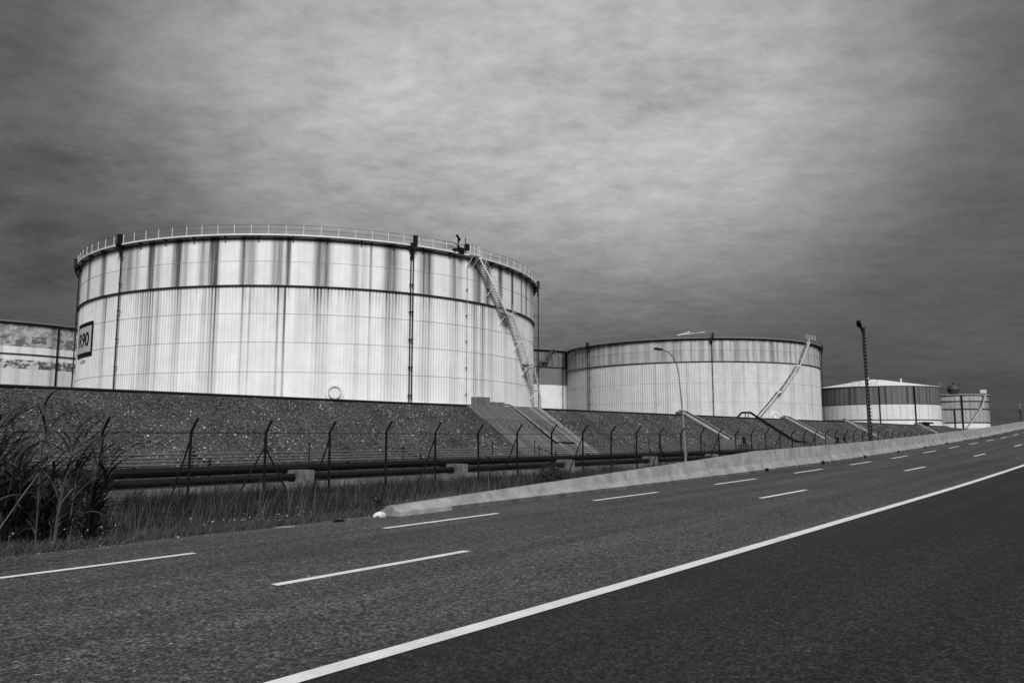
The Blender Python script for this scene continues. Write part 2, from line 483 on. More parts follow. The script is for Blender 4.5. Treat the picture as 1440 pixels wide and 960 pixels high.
def stair(parent, R, path, width=.95, landing=1.5, mat='white', single=True, tread_rise=.235, rail_h=1.05):
    """path: list of (theta, z) landings from top to bottom; the flights run between them along the shell"""
    root = MB(); str_in = []; treads = []
    rin, rout = R + .22, R + .22 + width
    sgn = 1 if path[-1][0] > path[0][0] else -1
    segs = []
    for k in range(len(path) - 1):
        (t0, z0), (t1, z1) = path[k], path[k + 1]
        a = t0 + sgn * degrees(landing / 2 / R) * (1 if k else .6); b = t1 - sgn * degrees(landing / 2 / R) * (1 if k < len(path) - 2 else 0)
        segs.append((a, z0, b, z1))
    line = []
    for a, z0, b, z1 in segs:
        n = 14
        line += [(a + (b - a) * i / n, z0 + (z1 - z0) * i / n) for i in range(n + 1)]
    # stringers: flat plates standing on edge
    for rr in (rin, rout):
        i0 = len(root.v)
        for t, z in line:
            for dr, dz_ in ((-.025, -.30), (.025, -.30), (.025, .04), (-.025, .04)): root.v.append(pol(rr + dr, t, z + dz_))
        for i in range(len(line) - 1):
            for k in range(4):
                k2 = (k + 1) % 4; root.f.append((i0 + i * 4 + k, i0 + (i + 1) * 4 + k, i0 + (i + 1) * 4 + k2, i0 + i * 4 + k2))
    st = root.build('stair', mat, parent)
    first = None; tj = MB()
    for a, z0, b, z1 in segs:
        n = max(3, int(abs(z1 - z0) / tread_rise))
        for i in range(n):
            f = (i + .5) / n; t = a + (b - a) * f; z = z0 + (z1 - z0) * f
            if single:
                if first is None:
                    mb = MB(); mb.box((0, 0, 0), (width - .06, .27, .04)); mb.box((0, .11 * sgn, -.03), (width - .06, .02, .06))
                    first = mb.build('tread', 'white', st, loc=pol((rin + rout) / 2, t, z)); first.rotation_euler = (0, 0, radians(t))
                else: clone(first, st, pol((rin + rout) / 2, t, z), radians(t))
            else:
                w = radians(t); tj.box(pol((rin + rout) / 2, t, z), (width - .06, .27, .05), (cos(w), sin(w), 0), (-sin(w), cos(w), 0))
    if not single: tj.build('treads', 'midsteel', st)['kind'] = 'stuff'
    joined = MB()
    for k, (t, z) in enumerate(path[:-1]):
        lm = MB(); w = radians(t); lm.box(pol((rin + rout) / 2, t, z), (width + .1, landing, .07), (cos(w), sin(w), 0), (-sin(w), cos(w), 0)); lm.build('landing', mat, st)
        for dt in (-.45, .45):
            br = MB() if single else joined
            tt = t + degrees(dt / R)
            br.tube([pol(R + .03, tt, z - 1.25), pol(rout - .05, tt, z - .1)], .06, 5); br.tube([pol(R + .02, tt, z - .12), pol(rout, tt, z - .12)], .06, 5)
            br.box(pol(R + .04, tt, z - 1.3), (.1, .2, .3), (cos(w), sin(w), 0), (-sin(w), cos(w), 0))
            if single: br.build('bracket', 'white', st)
    for a, z0, b, z1 in segs:
        br = MB() if single else joined
        t = (a + b) / 2; z = (z0 + z1) / 2
        br.tube([pol(R + .03, t, z - 1.35), pol(rout - .05, t, z - .25)], .055, 5); br.tube([pol(R + .02, t, z - .28), pol(rout, t, z - .28)], .055, 5)
        if single: br.build('bracket', 'white', st)
    if not single: joined.build('brackets', 'white', st)['kind'] = 'stuff'
    hr = MB()
    for h in (rail_h, rail_h * .5): hr.tube([pol(rout, t, z + h) for t, z in line], .024, 5)
    for i in range(0, len(line), 3): hr.tube([pol(rout, line[i][0], line[i][1]), pol(rout, line[i][0], line[i][1] + rail_h)], .024, 4)
    hr.build('handrail', mat, st)
    return st
def downpipe(parent, R, th, z0, z1, off=.34, r=.075, mat='dark', head=True, bracket=True, double=0.):
    mb = MB(); e = radians(th); ex, ey = (cos(e), sin(e), 0), (-sin(e), cos(e), 0)
    for dth in ([0.] if not double else [-double / 2, double / 2]):
        mb.tube([pol(R + off, th + dth, z0), pol(R + off, th + dth, z1)], r, 7)
        if bracket:
            z = z0 + 1.2
            while z < z1: mb.box(pol(R + off / 2 + .03, th + dth, z), (off + .1, .08, .06), ex, ey); mb.box(pol(R + off, th + dth, z), (.2, .24, .08), ex, ey); z += 3.1
    o = mb.build('downpipe', mat, parent)
    if head:
        h = MB()
        h.box(pol(R + .75, th + .3, z1 + .55), (.38, .42, 1.1), ex, ey); h.box(pol(R + .55, th - .25, z1 - .1), (.6, .48, .75), ex, ey)
        h.tube([pol(R + .72, th, z1 - .4), pol(R + off, th, z1 - 1.2)], .13, 6)
        h.box(pol(R + .75, th + .3, z1 + 1.12), (.46, .5, .05), ex, ey)
        h.build('hopper_head', mat, o)
    return o
def ringpart(parent, R, z, h, w, name='wind_girder', mat='girder', n=240):
    mb = MB(); mb.ring(R - .02, R + w, z - h / 2, z + h / 2, n); return mb.build(name, mat, parent)
def seam(parent, R, z, mat='seam'):
    mb = MB(); mb.ring(R - .01, R + .012, z - .009, z + .009, 240); return mb.build('seam', mat, parent)
def walkway(parent, R, z, npost, rail_h=1.05, single=True, posts=True, w=.6, mat='white'):
    mb = MB(); mb.ring(R - .05, R + w, z - .02, z + .04, 240); mb.ring(R + w - .02, R + w + .02, z - .06, z + .09, 240)
    wk = mb.build('walkway', mat, parent)
    bm_ = MB(); nb = max(24, npost // 2)
    for k in range(nb):
        t = k * 360. / nb + 1.3; e = radians(t); ex, ey = (cos(e), sin(e), 0), (-sin(e), cos(e), 0)
        bm_.box(pol(R + w * .45, t, z - .12), (w * .9, .10, .14), ex, ey); bm_.tube([pol(R + .02, t, z - .75), pol(R + w * .8, t, z - .18)], .045, 4)
    bm_.ring(R + .01, R + .18, z - .36, z - .28, 240)
    bm_.build('walkway_bracket', 'girder', wk)['kind'] = 'stuff'
    if posts: railing(parent, R + w - .06, z + .05, rail_h, npost, single=single)
    return wk
def floating_roof(parent, R, z):
    mb = MB(); mb.lathe([(0.01, z + .15), (R * .5, z + .05), (R - .25, z)], 72); return mb.build('floating_roof', 'midsteel', parent)
def ringwall(parent, R, h=.62):
    mb = MB(); mb.ring(R - .6, R + .42, -.6, h * .35, 200); mb.ring(R - .6, R + .20, h * .35 + .002, h, 200)
    return mb.build('foundation_ring', 'offwhite', parent)
def manhole(parent, R, th, z, r=.58):
    e = radians(th); n_ = np.array([cos(e), sin(e), 0]); t_ = np.array([-sin(e), cos(e), 0]); u_ = np.array([0, 0, 1.])
    o_ = np.array(pol(R, th, z)); mb = MB()
    def disc(r0, r1, d0, d1):
        i0 = len(mb.v); K = 28
        for j in range(K):
            w = 2 * pi * j / K
            for rr, dd in ((r0, d1), (r1, d1), (r1, d0)): mb.v.append(tuple(o_ + n_ * dd + (t_ * cos(w) + u_ * sin(w)) * rr))
        for j in range(K):
            j2 = (j + 1) % K
            for k in range(2): mb.f.append((i0 + j * 3 + k, i0 + j * 3 + k + 1, i0 + j2 * 3 + k + 1, i0 + j2 * 3 + k))
    disc(.01, r * .93, .02, .18); disc(r * .98, r * 1.18, 0, .30)
    disc(r * 1.25, r * 1.75, 0, .10)
    for j in range(16):
        w = 2 * pi * j / 16; p = o_ + (t_ * cos(w) + u_ * sin(w)) * r * 1.08; mb.tube([p + n_ * .2, p + n_ * .37], .045, 5)
    return mb.build('manhole', 'white', parent)

ZB = 4.72
none = stripes([])
# --- the big tank in front -------------------------------------------------
T1 = thing('storage_tank', 'largest white storage tank, painted with R90 and streaked by dark vertical stains', 'tank', (68.63, 93.91, ZB), 'storage tanks')
R1 = 30.91
up = [(161.2, .7, .6), (172.6, 1., .66), (-178.9, 1.1, .72), (-169.5, 2.0, .5), (-166.5, .6, .4), (-162.4, .8, .85), (-160.6, .8, .35), (-155.8, 1.0, .82), (-153.9, .6, .4), (-149.9, 1.0, .42), (-147.7, .95, .9), (-141.8, .55, .6), (-140.3, 1.0, .42),
      (-134.9, 1.0, .52), (-132.9, .45, .8), (-126.2, 1.45, .66), (-119.8, .8, .34), (-118., .6, .25), (-116.6, .25, .55), (-112.2, 1.5, .60), (-104.4, 1.45, .68), (-97.4, .9, .52), (-96., 1.0, .32), (-90.2, 1.2, .80), (-86.6, 1.1, .72), (-81.7, .8, .72), (-75.8, .6, .8), (-70, .4, .7), (-66, .5, .75), (-60, .6, .6),
      (150, 1., .6), (138, 1.2, .5), (120, 1., .6), (100, 1., .5), (80, 1.2, .5), (60, 1., .6), (40, 1., .5), (20, 1.3, .5), (0, 1., .6), (-20, 1., .5), (-40, 1., .6)]
low = [(-177.4, .9, .55), (-172., .5, .35), (-166, .4, .5), (-164.4, .5, .55), (-162.3, 1.1, .62), (-160.3, .6, .5), (-155.4, .8, .55), (-149.3, .5, .5), (-147.5, .9, .72), (-141.4, .4, .5), (-140, .3, .35), (-134.5, .3, .62), (-133.3, .3, .8), (-126.1, 1.5, .46), (-119.3, .7, .26), (-116.6, .25, .4), (-112, 1.5, .42), (-104.3, 1.3, .48), (-97, 1.2, .28), (-90.7, .8, .75), (-88.3, .7, .66), (-85.3, .8, .55), (-79, .6, .4), (-73, .5, .3), (163, .6, .4), (168, .5, .3)]
fu, fl = stripes(up), stripes(low)
zz_ = [ZB, 8.35, 11.5, 14.55, 17.55, 20.2, 22.9]
for k in range(6):
    z0, z1 = zz_[k] - ZB, zz_[k + 1] - ZB
    if k < 4:
        fade = [(.55, .62), (.62, .72), (.72, .85), (.85, 1.05)][k]
        shell_course(T1, R1 - .004 * k, z0, z1, 520, .022, .82, fl, [.20, .22, .28, .38][k], rows=4 if k == 3 else 2, fade=fade, valley=.62 if k == 3 else .12 if k == 2 else 0.)
    else:
        shell_course(T1, R1 + .05 - .004 * k, z0, z1, 0, 0., .82, fu, .22, rows=2, cols=1440, fade=(.9, .95) if k == 4 else (.95, 1.1))
    if k in (1, 2, 3, 5): seam(T1, R1 + (.035 if k < 4 else .05), z0)
ringpart(T1, R1, 17.55 - ZB, .10, .20)
walkway(T1, R1, 22.95 - ZB, 108); floating_roof(T1, R1, 12.); ringwall(T1, R1)
stair(T1, R1, [(-92.6, 22.95 - ZB), (-80.8, 16.9 - ZB), (-68.9, 10.95 - ZB), (-55.6, 5.1 - ZB)])
railing(T1, R1 + 1.15, 23.0 - ZB, 1.1, 2, -94.4, -92.2)
downpipe(T1, R1, -171.0, 0.2, 22.9 - ZB); downpipe(T1, R1, -107.95, .2, 22.9 - ZB, double=.55); downpipe(T1, R1, -54.0, .3, 22.6 - ZB, off=.75)
downpipe(T1, R1, 162.5, .3, 22.4 - ZB, off=.3, r=.08)
downpipe(T1, R1, -93.65, .6, 21.9 - ZB, off=.2, r=.035, mat='lamp', head=False)
manhole(T1, R1, -123.2, 6.25 - ZB)
# painted name board, curved with the shell
def plate(parent, R, a0, a1, z0, z1, mat, name):
    mb = MB(); n = 16; i0 = 0
    for k in range(n + 1):
        t = a0 + (a1 - a0) * k / n
        mb.v += [pol(R, t, z0), pol(R, t, z1)]
    for k in range(n): mb.f.append((2 * k, 2 * k + 2, 2 * k + 3, 2 * k + 1))
    return mb.build(name, mat, parent)
M['panel'] = grey('sign_panel', .50, .6, .12, 1.)
sg = plate(T1, R1 + .075, 165.9, 177.8, 10.9 - ZB, 14.97 - ZB, 'black', 'name_board')
plate(T1, R1 + .083, 166.7, 177.0, 11.4 - ZB, 14.47 - ZB, 'panel', 'board_face').parent = sg
def lettering(parent, R, txt, ac, zc, h, deg_w, mat, name):
    """text bent round the shell: reads along increasing theta as seen from outside"""
    cu = bpy.data.curves.new('text', 'FONT'); cu.body = txt; cu.align_x = 'CENTER'; cu.align_y = 'CENTER'; cu.offset = .035
    to = bpy.data.objects.new('text', cu); COL.objects.link(to)
    dg = bpy.context.evaluated_depsgraph_get(); me = bpy.data.meshes.new_from_object(to.evaluated_get(dg))
    bpy.data.objects.remove(to)
    xs = [v.co.x for v in me.vertices]; ys = [v.co.y for v in me.vertices]
    w = max(xs) - min(xs); hh = max(ys) - min(ys); mx = (max(xs) + min(xs)) / 2; my = (max(ys) + min(ys)) / 2
    for v in me.vertices:
        t = ac + (v.co.x - mx) / w * deg_w; z = zc + (v.co.y - my) / hh * h
        v.co = pol(R, t, z)
    me.materials.append(M[mat]); o = bpy.data.objects.new(name, me); COL.objects.link(o); o.parent = parent
    return o
lettering(sg, R1 + .091, 'R90', 171.7, 12.93 - ZB, 1.75, 8.2, 'black', 'lettering')
lettering(T1, R1 + .08, '4 OSTW', 172., 10.35 - ZB, .42, 4.2, 'midsteel', 'small_lettering')
# foam monitor, valve cabinet and pipework on the rim by the stair head
fm = MB()
for a, b_, r in (((-96.7, 0.), (-96.7, 1.0), .16), ((-96.7, 1.0), (-96.75, 1.75), .09)):
    fm.tube([pol(R1 + .45, a[0], 18.2 + a[1]), pol(R1 + .45, b_[0], 18.2 + b_[1])], r, 8)
fm.box(pol(R1 + .45, -96.3, 18.55), (.7, .9, .65)); fm.box(pol(R1 + .45, -97.8, 18.45), (.3, .35, .5))
fm.tube([pol(R1 + .5, -97.3, 20.35), pol(R1 + .5, -96.4, 19.95)], [.16, .08], 8)
fm.tube([pol(R1 + .5, -96.9, 20.15), pol(R1 + .5, -96.3, 19.8)], .14, 6)
fm.build('foam_monitor', 'black', T1)
fp = MB()
for h in (.35, .62, 1.05): fp.tube([pol(R1 + .3, -100.5, 18.3 + h), pol(R1 + .3, -98, 18.4 + h), pol(R1 + .4, -96.8, 18.1 + h)], .05, 6)
fp.build('foam_pipework', 'midsteel', T1)
vc = MB(); vc.tube([pol(R1 + .5, -94.75, 18.2), pol(R1 + .5, -94.75, 20.25)], .06, 6); vc.box(pol(R1 + .5, -94.35, 19.15), (.4, .5, .75)); vc.build('valve_cabinet', 'dark', T1)

# --- second tank of the front row ------------------------------------------
T2 = thing('storage_tank', 'second pale grey tank, lamp post in front and stair climbing its right side', 'tank', (183.62, 94.44, ZB), 'storage tanks')
R2 = 31.44; rr = random.Random(3)
up2 = stripes([(t + rr.uniform(-1., 1.), rr.uniform(.4, 1.3), rr.uniform(.2, .5)) for t in np.arange(-180, 180, 3.6)])
lo2 = stripes([(t + rr.uniform(-2, 2), rr.uniform(.3, .9), rr.uniform(.1, .38)) for t in np.arange(-180, 180, 5.)])
zz_ = [ZB, 9., 13.2, 17.8, 20.4, 22.9]
for k in range(5):
    shell_course(T2, R2 - .005 * k, zz_[k] - ZB, zz_[k + 1] - ZB, 380 if k < 3 else 0, .035 if k < 3 else 0, .62 if k < 3 else .52, lo2 if k < 3 else up2, .30 if k < 3 else .5, rows=1, fade=(.7, 1.))
    if k in (1, 2, 4): seam(T2, R2 + .03, zz_[k] - ZB)
ringpart(T2, R2, 17.8 - ZB, .13, .2); walkway(T2, R2, 22.95 - ZB, 100, single=False, mat='lamp'); floating_roof(T2, R2, 13.); ringwall(T2, R2)
stair(T2, R2, [(-96.5, 22.9 - ZB), (-105.0, 17.4 - ZB), (-116.2, 11.4 - ZB), (-128.2, 5.0 - ZB)], single=False, mat='white', landing=.5)
railing(T2, R2 + 1.2, 23.6 - ZB, 1.1, 6, -99.5, -91.)
downpipe(T2, R2, 160.2, .2, 22.6 - ZB, double=1.3); downpipe(T2, R2, -143.7, .2, 22.8 - ZB); downpipe(T2, R2, -72.5, .2, 22.4 - ZB, off=.5)
manhole(T2, R2, -117.8, 6.0 - ZB)
gb = MB(); gb.tube([pol(R2 + .1, -157, 23.6 - ZB), pol(R2 - 2, -152, 24.6 - ZB)], .13, 6); gb.tube([pol(R2 - .5, -155, 23.9 - ZB), pol(R2 - .5, -146, 24.3 - ZB)], .10, 6); gb.build('rolling_ladder', 'white', T2)

# --- rear tank between the two ----------------------------------------------
T3 = thing('storage_tank', 'rear two-tone tank, dark above white, between the two big tanks', 'tank', (168.35, 149.27, ZB), 'storage tanks')
up3 = stripes([(t + rr.uniform(-1.4, 1.4), rr.uniform(.3, 1.2), rr.uniform(.2, .75)) for t in np.arange(-180, 180, 3.4)])
zz_ = [ZB, 14.5, 19.0, 23.4]
for k in range(3):
    shell_course(T3, 31 - .005 * k, zz_[k] - ZB, zz_[k + 1] - ZB, 0, 0, [.72, .17, .16][k], [none, none, up3][k], [.12, .2, .5][k], rows=1, cols=720)
ringpart(T3, 31, 19. - ZB, .15, .2); walkway(T3, 31, 23.45 - ZB, 100, single=False, mat='lamp'); floating_roof(T3, 31, 14.); ringwall(T3, 31)
stair(T3, 31, [(-108.3, 23.4 - ZB), (-113.5, 20.4 - ZB), (-126, 13. - ZB), (-140, 5. - ZB)], single=False, mat='midsteel')
downpipe(T3, 31, -102.3, .2, 23. - ZB, head=False)

# --- rear tank at the left ---------------------------------------------------
T0 = thing('storage_tank', 'peeling white tank at the left edge, behind the R90 tank', 'tank', (55.56, 197.33, ZB), 'storage tanks')
s0_ = stripes([(t + rr.uniform(-1.4, 1.4), rr.uniform(.3, 1.), rr.uniform(.1, .3)) for t in np.arange(-180, 180, 5.)])
zz_ = [ZB, 14.3, 16.0, 18.5, 20.6, 23.1]
for k, (tone, wear, peel) in enumerate([(.66, .25, .0), (.62, .3, .95), (.78, .12, 0.), (.46, .4, .8), (.50, .4, .55)]):
    shell_course(T0, 31 - .004 * k, zz_[k] - ZB, zz_[k + 1] - ZB, 0, 0, tone, s0_, wear, peel, rows=1, cols=720)
ringpart(T0, 31, 17.1 - ZB, .16, .2); walkway(T0, 31, 23.15 - ZB, 100, single=False, mat='lamp'); floating_roof(T0, 31, 14.); ringwall(T0, 31)
downpipe(T0, 31, -82.8, .2, 23. - ZB, head=False, r=.16)

# --- cone-roofed tank --------------------------------------------------------
T4 = thing('storage_tank', 'cone-roofed tank, dark grey above a white lower half, behind the floodlight mast', 'tank', (312.88, 85.02, ZB), 'storage tanks')
R4 = 22.02
up4 = stripes([(t + rr.uniform(-1., 1.), rr.uniform(.5, 1.6), rr.uniform(.2, .7)) for t in np.arange(-180, 180, 5.)])
lo4 = stripes([(t + rr.uniform(-1., 1.), rr.uniform(.4, 1.), rr.uniform(.05, .25)) for t in np.arange(-180, 180, 6.)])
zz_ = [ZB, 7.3, 12.75, 16., 19.2]
for k in range(4):
    shell_course(T4, R4 - .01 * k, zz_[k] - ZB, zz_[k + 1] - ZB, 0, 0, [.74, .70, .15, .15][k], [none, lo4, up4, up4][k], [.08, .2, .4, .4][k], rows=1, cols=540)
ringpart(T4, R4, 7.3 - ZB, .22, .2); ringpart(T4, R4, 12.75 - ZB, .12, .1)
cr = MB(); cr.lathe([(.02, 22.8 - ZB), (4, 22.35 - ZB), (R4 - 3, 19.75 - ZB), (R4 + .28, 19.22 - ZB), (R4 + .28, 19.05 - ZB), (R4 - .2, 19.05 - ZB)], 96)
rf = cr.build('cone_roof', 'roof', T4, smooth=False)
vt = MB()
for r_, t in ((R4 - .6, 178), (R4 - .8, -176), (R4 - 9, -120), (4, 170), (R4 - 4, -160)):
    z = 19.4 - ZB + (R4 - r_) * .16; vt.tube([pol(r_, t, z - .3), pol(r_, t, z + 1.2)], .25, 7); vt.tube([pol(r_, t, z + 1.2), pol(r_, t, z + 1.4)], .4, 7)
vt.build('vent', 'white', rf)
railing(T4, R4 + .1, 19.25 - ZB, 1.1, 24, 120, 200, single=False); railing(T4, R4 + .1, 19.25 - ZB, 1.1, 24, -110, -50, single=False)
hp = MB(); hp.box(pol(R4 + .6, -84, 19.7 - ZB), (1.8, 2.2, 2.0)); hp.tube([pol(R4 + .4, -92, 19.3 - ZB), pol(R4 + .2, -89, 21.3 - ZB)], .2, 6); hp.build('gauge_cabinet', 'midsteel', T4)
downpipe(T4, R4, -160.2, .2, 19. - ZB, head=False, r=.14); downpipe(T4, R4, -129.3, .2, 19. - ZB, head=False, r=.2)
ringwall(T4, R4)
lf = MB()
for z in np.arange(.6, 8., 1.1): lf.box(pol(R4 + .35, -76, z), (.7, .9, .28))
lf.build('step_irons', 'offwhite', T4)

# --- farthest tank ------------------------------------------------------------
T5 = thing('storage_tank', 'farthest and smallest tank, mottled grey with horizontal girders and white foot', 'tank', (411.62, 77.83, ZB), 'storage tanks')
R5 = 14.83
s5 = stripes([(t + rr.uniform(-2, 2), rr.uniform(.6, 2.), rr.uniform(.15, .5)) for t in np.arange(-180, 180, 8.)])
zz_ = [ZB, 7.7, 13.7, 17.2, 20.]
for k in range(4):
    shell_course(T5, R5 - .01 * k, zz_[k] - ZB, zz_[k + 1] - ZB, 0, 0, [.72, .40, .38, .42][k], [none, s5, s5, s5][k], [.1, .5, .6, .6][k], [0, .15, .3, .2][k], rows=1, cols=400)
for z in (7.7, 13.7, 17.2): ringpart(T5, R5, z - ZB, .32, .3, n=120)
walkway(T5, R5, 20.1 - ZB, 48, single=False, mat='white'); floating_roof(T5, R5, 14.5); ringwall(T5, R5)
stair(T5, R5, [(-112.5, 19.9 - ZB), (-126, 13.6 - ZB), (-151, 5. - ZB)], single=False, mat='white', width=1.2, landing=.4)
downpipe(T5, R5, -154.1, .2, 19.8 - ZB, head=False, r=.28); downpipe(T5, R5, -166., .2, 13.7 - ZB, head=False, r=.2)
hb = MB(); hb.box(pol(R5 + .2, -112, 21.5 - ZB), (2.0, 2.2, 1.6)); hb.build('stair_cabin', 'white', T5)

# --- ball-shaped vessel on a column behind it ----------------------------------
bd_ = 446.
ba = YAW - atan((1345 - 720) / 1100 * cos(PITCH))
BV = thing('ball_tank', 'dark ball-shaped vessel showing above the farthest tank', 'tank', (bd_ * cos(ba), bd_ * sin(ba), CREST_Z))
mb = MB(); rb = 2.75; zc = 19.6
mb.lathe([(rb * sin(pi * k / 16) + .001, zc - rb * cos(pi * k / 16)) for k in range(17)], 28); ball = mb.build('ball', 'ball', BV, smooth=True)
mb = MB(); mb.ring(rb - .05, rb + .12, zc - .1, zc + .1, 40); mb.build('seam_ring', 'dark', ball)
mb = MB(); mb.tube([(0, 0, -.1), (0, 0, zc - rb + .2)], [.9, .6], 12); mb.build('column', 'midsteel', BV)
mb = MB(); mb.tube([(0, 0, zc + rb - .05), (0, 0, zc + rb + .8)], .35, 8); mb.tube([(.5, 0, zc + rb - .1), (.5, 0, zc + rb + .45)], .2, 6); mb.build('top_vent', 'dark', BV)

# ------------------------------------------------------------------ concrete barrier along the ramp
B0, B1, SEG = 10.72, 29.2, 6.25
def b_h(s): return .19 + (.78 - .19) * min(1, max(0, (s - B0) / (B1 - B0)))
BAR = thing('concrete_barrier', 'long concrete safety barrier rising from a low tapered end along the ramp', 'barrier', (B0, 12.2, road_z(B0, 12.2)))
bx0, by0, bz0 = BAR.location
PROF = [(11.92, -.1), (11.92, .10), (12.06, .34), (12.13, .80), (12.33, .80), (12.40, .34), (12.52, .10), (12.52, -.1)]
def bar_piece(s0, s1, name, mat, profile, ds=.8):
    mb = MB(); n = max(1, int(round((s1 - s0) / ds))); Kp = None
    for i in range(n + 1):
        s_ = s0 + (s1 - s0) * i / n; h = b_h(s_); pr = []
        for n_, z in profile:
            bb = min(.10, h * .45); zz = -.1 if z < 0 else bb + (z - .10) * (h - bb) / .70 if z > .09 and len(profile) > 4 else min(z, bb - .002)
            pr.append((s_ - bx0, n_ - by0, road_z(s_, 12.2) + zz - bz0))
        Kp = len(pr); mb.v += pr
    for i in range(n):
        for k in range(Kp):
            k2 = (k + 1) % Kp; mb.f.append((i * Kp + k, i * Kp + k2, (i + 1) * Kp + k2, (i + 1) * Kp + k))
    mb.f.append(tuple(range(Kp))[::-1]); mb.f.append(tuple(n * Kp + k for k in range(Kp)))
    return mb.build(name, mat, BAR)
bar_piece(B0, B1 - .01, 'tapered_end', 'concrete', PROF)
bar_piece(B0 + 1.5, 330, 'base_curb', 'curb', [(11.90, -.1), (11.90, .098), (12.545, .098), (12.545, -.1)], 2.)  # strip along the barrier foot, darker than the face above
s_ = B1; notch = None
while s_ < 325:
    bar_piece(s_ + .008, s_ + SEG - .008, 'barrier_segment', 'concrete', PROF, 1.6)
    nb = MB(); z = road_z(s_, 11.9)
    nb.box((s_ - bx0, 11.895 - by0, z + .07 - bz0), (.28, .04, .13)); nb.build('drain_slot', 'black', BAR)
    s_ += SEG

# ------------------------------------------------------------------ perimeter fence
FEN = 28.
FC = thing('security_fence', 'security fence of dark steel posts with outward bent arms, strung with wire', 'fence', (14.76, FEN, GL))
def L(s, n, z): return (s - 14.76, n - FEN, z - GL)
SP = 3.178; first = None; ZT = 1.82
pm = MB(); pm.box((0, 0, (ZT - GL) / 2 - .2), (.075, .075, ZT - GL + .4)); pm.tube([(0, 0, ZT - GL - .02), (.03, -.36, ZT - GL + .46)], .05, 5); pm.tube([(0, 0, -.02), (0, 0, .12)], .16, 8)
for k in range(-6, 75):
    s_ = SP * k; z = ground_z(14.76 + s_, FEN)
    lift = max(0, z - GL) + (rnd.uniform(-.03, .03))
    if first is None: post = first = pm.build('post', 'dark', FC, loc=(s_, 0, lift))
    else: post = clone(first, FC, (s_, 0, lift), 0)
    post.rotation_euler = (rnd.uniform(-.012, .012), rnd.uniform(-.015, .015), 0)
    br = None; H_ = ZT - GL
    if k in (1, 11, 26, 41):
        br = MB()
        for sg_ in (-1, 1): br.tube([(0, .03, H_ - .6), (sg_ * 1.15, .03, .1)], .04, 5)
    elif k in (0, 2, 4, 6, 8, 14, 18, 21, 29, 33, 45):
        br = MB(); br.tube([(0, .05, H_ - .35), (-.1, 1.05, .1)], .035, 5)
        if k in (0, 2, 4):
            for f in (.42, .78): br.tube([(0, .03, H_ - .35 - (H_ - .45) * f), (-.1 * f, 1.0 * f, H_ - .35 - (H_ - .45) * f)], .028, 5)
    if br: br.build('brace', 'dark', post)
for zz, r in ((ZT - .07, .013), (.55, .007), (-.5, .009)):
    wm = MB(); pts = []
    for k in range(-6, 75):
        a = SP * k; pts += [(a, -.05, zz - GL), (a + SP * .5, -.05, zz - GL - .015)]
    wm.tube(pts, r, 4); wm.build('wire', 'dark', FC)
rz = MB(); pts = []
for i in range(360):
    a = i * .42; s_ = 14.2 + i * .0365; pts.append((s_, -.25 + .29 * cos(a), ZT - GL + .40 + .29 * sin(a) + .03 * sin(i * .7)))
rz.tube(pts, .010, 4); rz.build('razor_coil', 'dark', FC)

# ------------------------------------------------------------------ pipelines behind the fence
def pipe_thing(name, label, pts, r, mat='pipe', seg=None, cat='pipe', n=10):
    o0 = pts[0]; t = thing(name, label, cat, (o0[0], o0[1], o0[2] - r))
    mb = MB(); mb.tube([(p[0] - o0[0], p[1] - o0[1], p[2] - o0[2] + r) for p in pts], r, n); mb.build('pipe_run', mat, t, smooth=False)
    if seg:
        fl = MB(); s_ = seg
        Ltot = pts[-1][0] - pts[0][0]
        while s_ < Ltot: fl.tube([(s_ - .04, 0, r), (s_ + .04, 0, r)], r * 1.10, n); s_ += seg
        fl.build('pipe_joint', mat, t)
    return t
pipe_thing('pipeline', 'upper thick black pipeline resting on the concrete blocks', [(-40, 33, .12), (140, 33, .05)], .22, seg=11.)
pipe_thing('pipeline', 'lower black pipeline running just under the thick one', [(-40, 32.35, -.30), (140, 32.35, -.33)], .175, seg=13.)
for k, (n_, z, t) in enumerate(((36., .30, 'lowest'), (36.5, .44, 'second lowest'), (37., .58, 'second highest'), (37.5, .74, 'topmost'))):
    pipe_thing('small_pipe', t + ' of the four thin grey pipes at the foot of the gravel slope', [(-40, n_, z), (140, n_, z - .03)], .045, 'midsteel', n=6)
for k, s_ in enumerate((-8., 6, 20., 34., 48, 62, 76, 90, 104)):
    mb = MB(); mb.box((0, 0, .36), (.09, 2.1, .08), (1, 0, 0), (0, .955, .28), (0, -.28, .955)); mb.box((0, -.8, -.05), (.08, .08, .9)); mb.box((0, .8, .15), (.08, .08, 1.3))
    o = mb.build('pipe_trestle', 'dark', loc=(s_, 36.75, 0.)); o.location.z = .10
    tag(o, ['first', 'second', 'third', 'fourth', 'fifth', 'sixth', 'seventh', 'eighth', 'ninth'][k] + ' low steel trestle from the left carrying the thin pipes', 'trestle', 'trestles under the thin pipes')
bl = MB(); bl.box((0, .25, .30), (.88, 1.5, 1.0)); bl.box((0, -.48, .05), (.95, .2, .55)); first = None
for k, s_ in enumerate((0.8, 11.8, 22.76, 33.6, 44.4, 55.9, 67., 78., 89.)):
    w = ['behind the reeds at the left edge', 'first right of the reeds', 'below the A-braced fence post', 'between the second and third braced posts, left of the weed bush', 'just right of the weed bush', 'above the middle of the sloping barrier end', 'left of the curved lamp post', 'close behind the barrier, right of the curved lamp post', 'farthest seen over the barrier'][k]
    if first is None: o = first = bl.build('support_block', 'block', loc=(s_, 32.45, GL))
    else: o = clone(first, None, (s_, 32.45, GL))
    o.rotation_euler = (0, 0, rnd.uniform(-.03, .03))
    tag(o, 'concrete pipe support block ' + w, 'block', 'pipe support blocks')
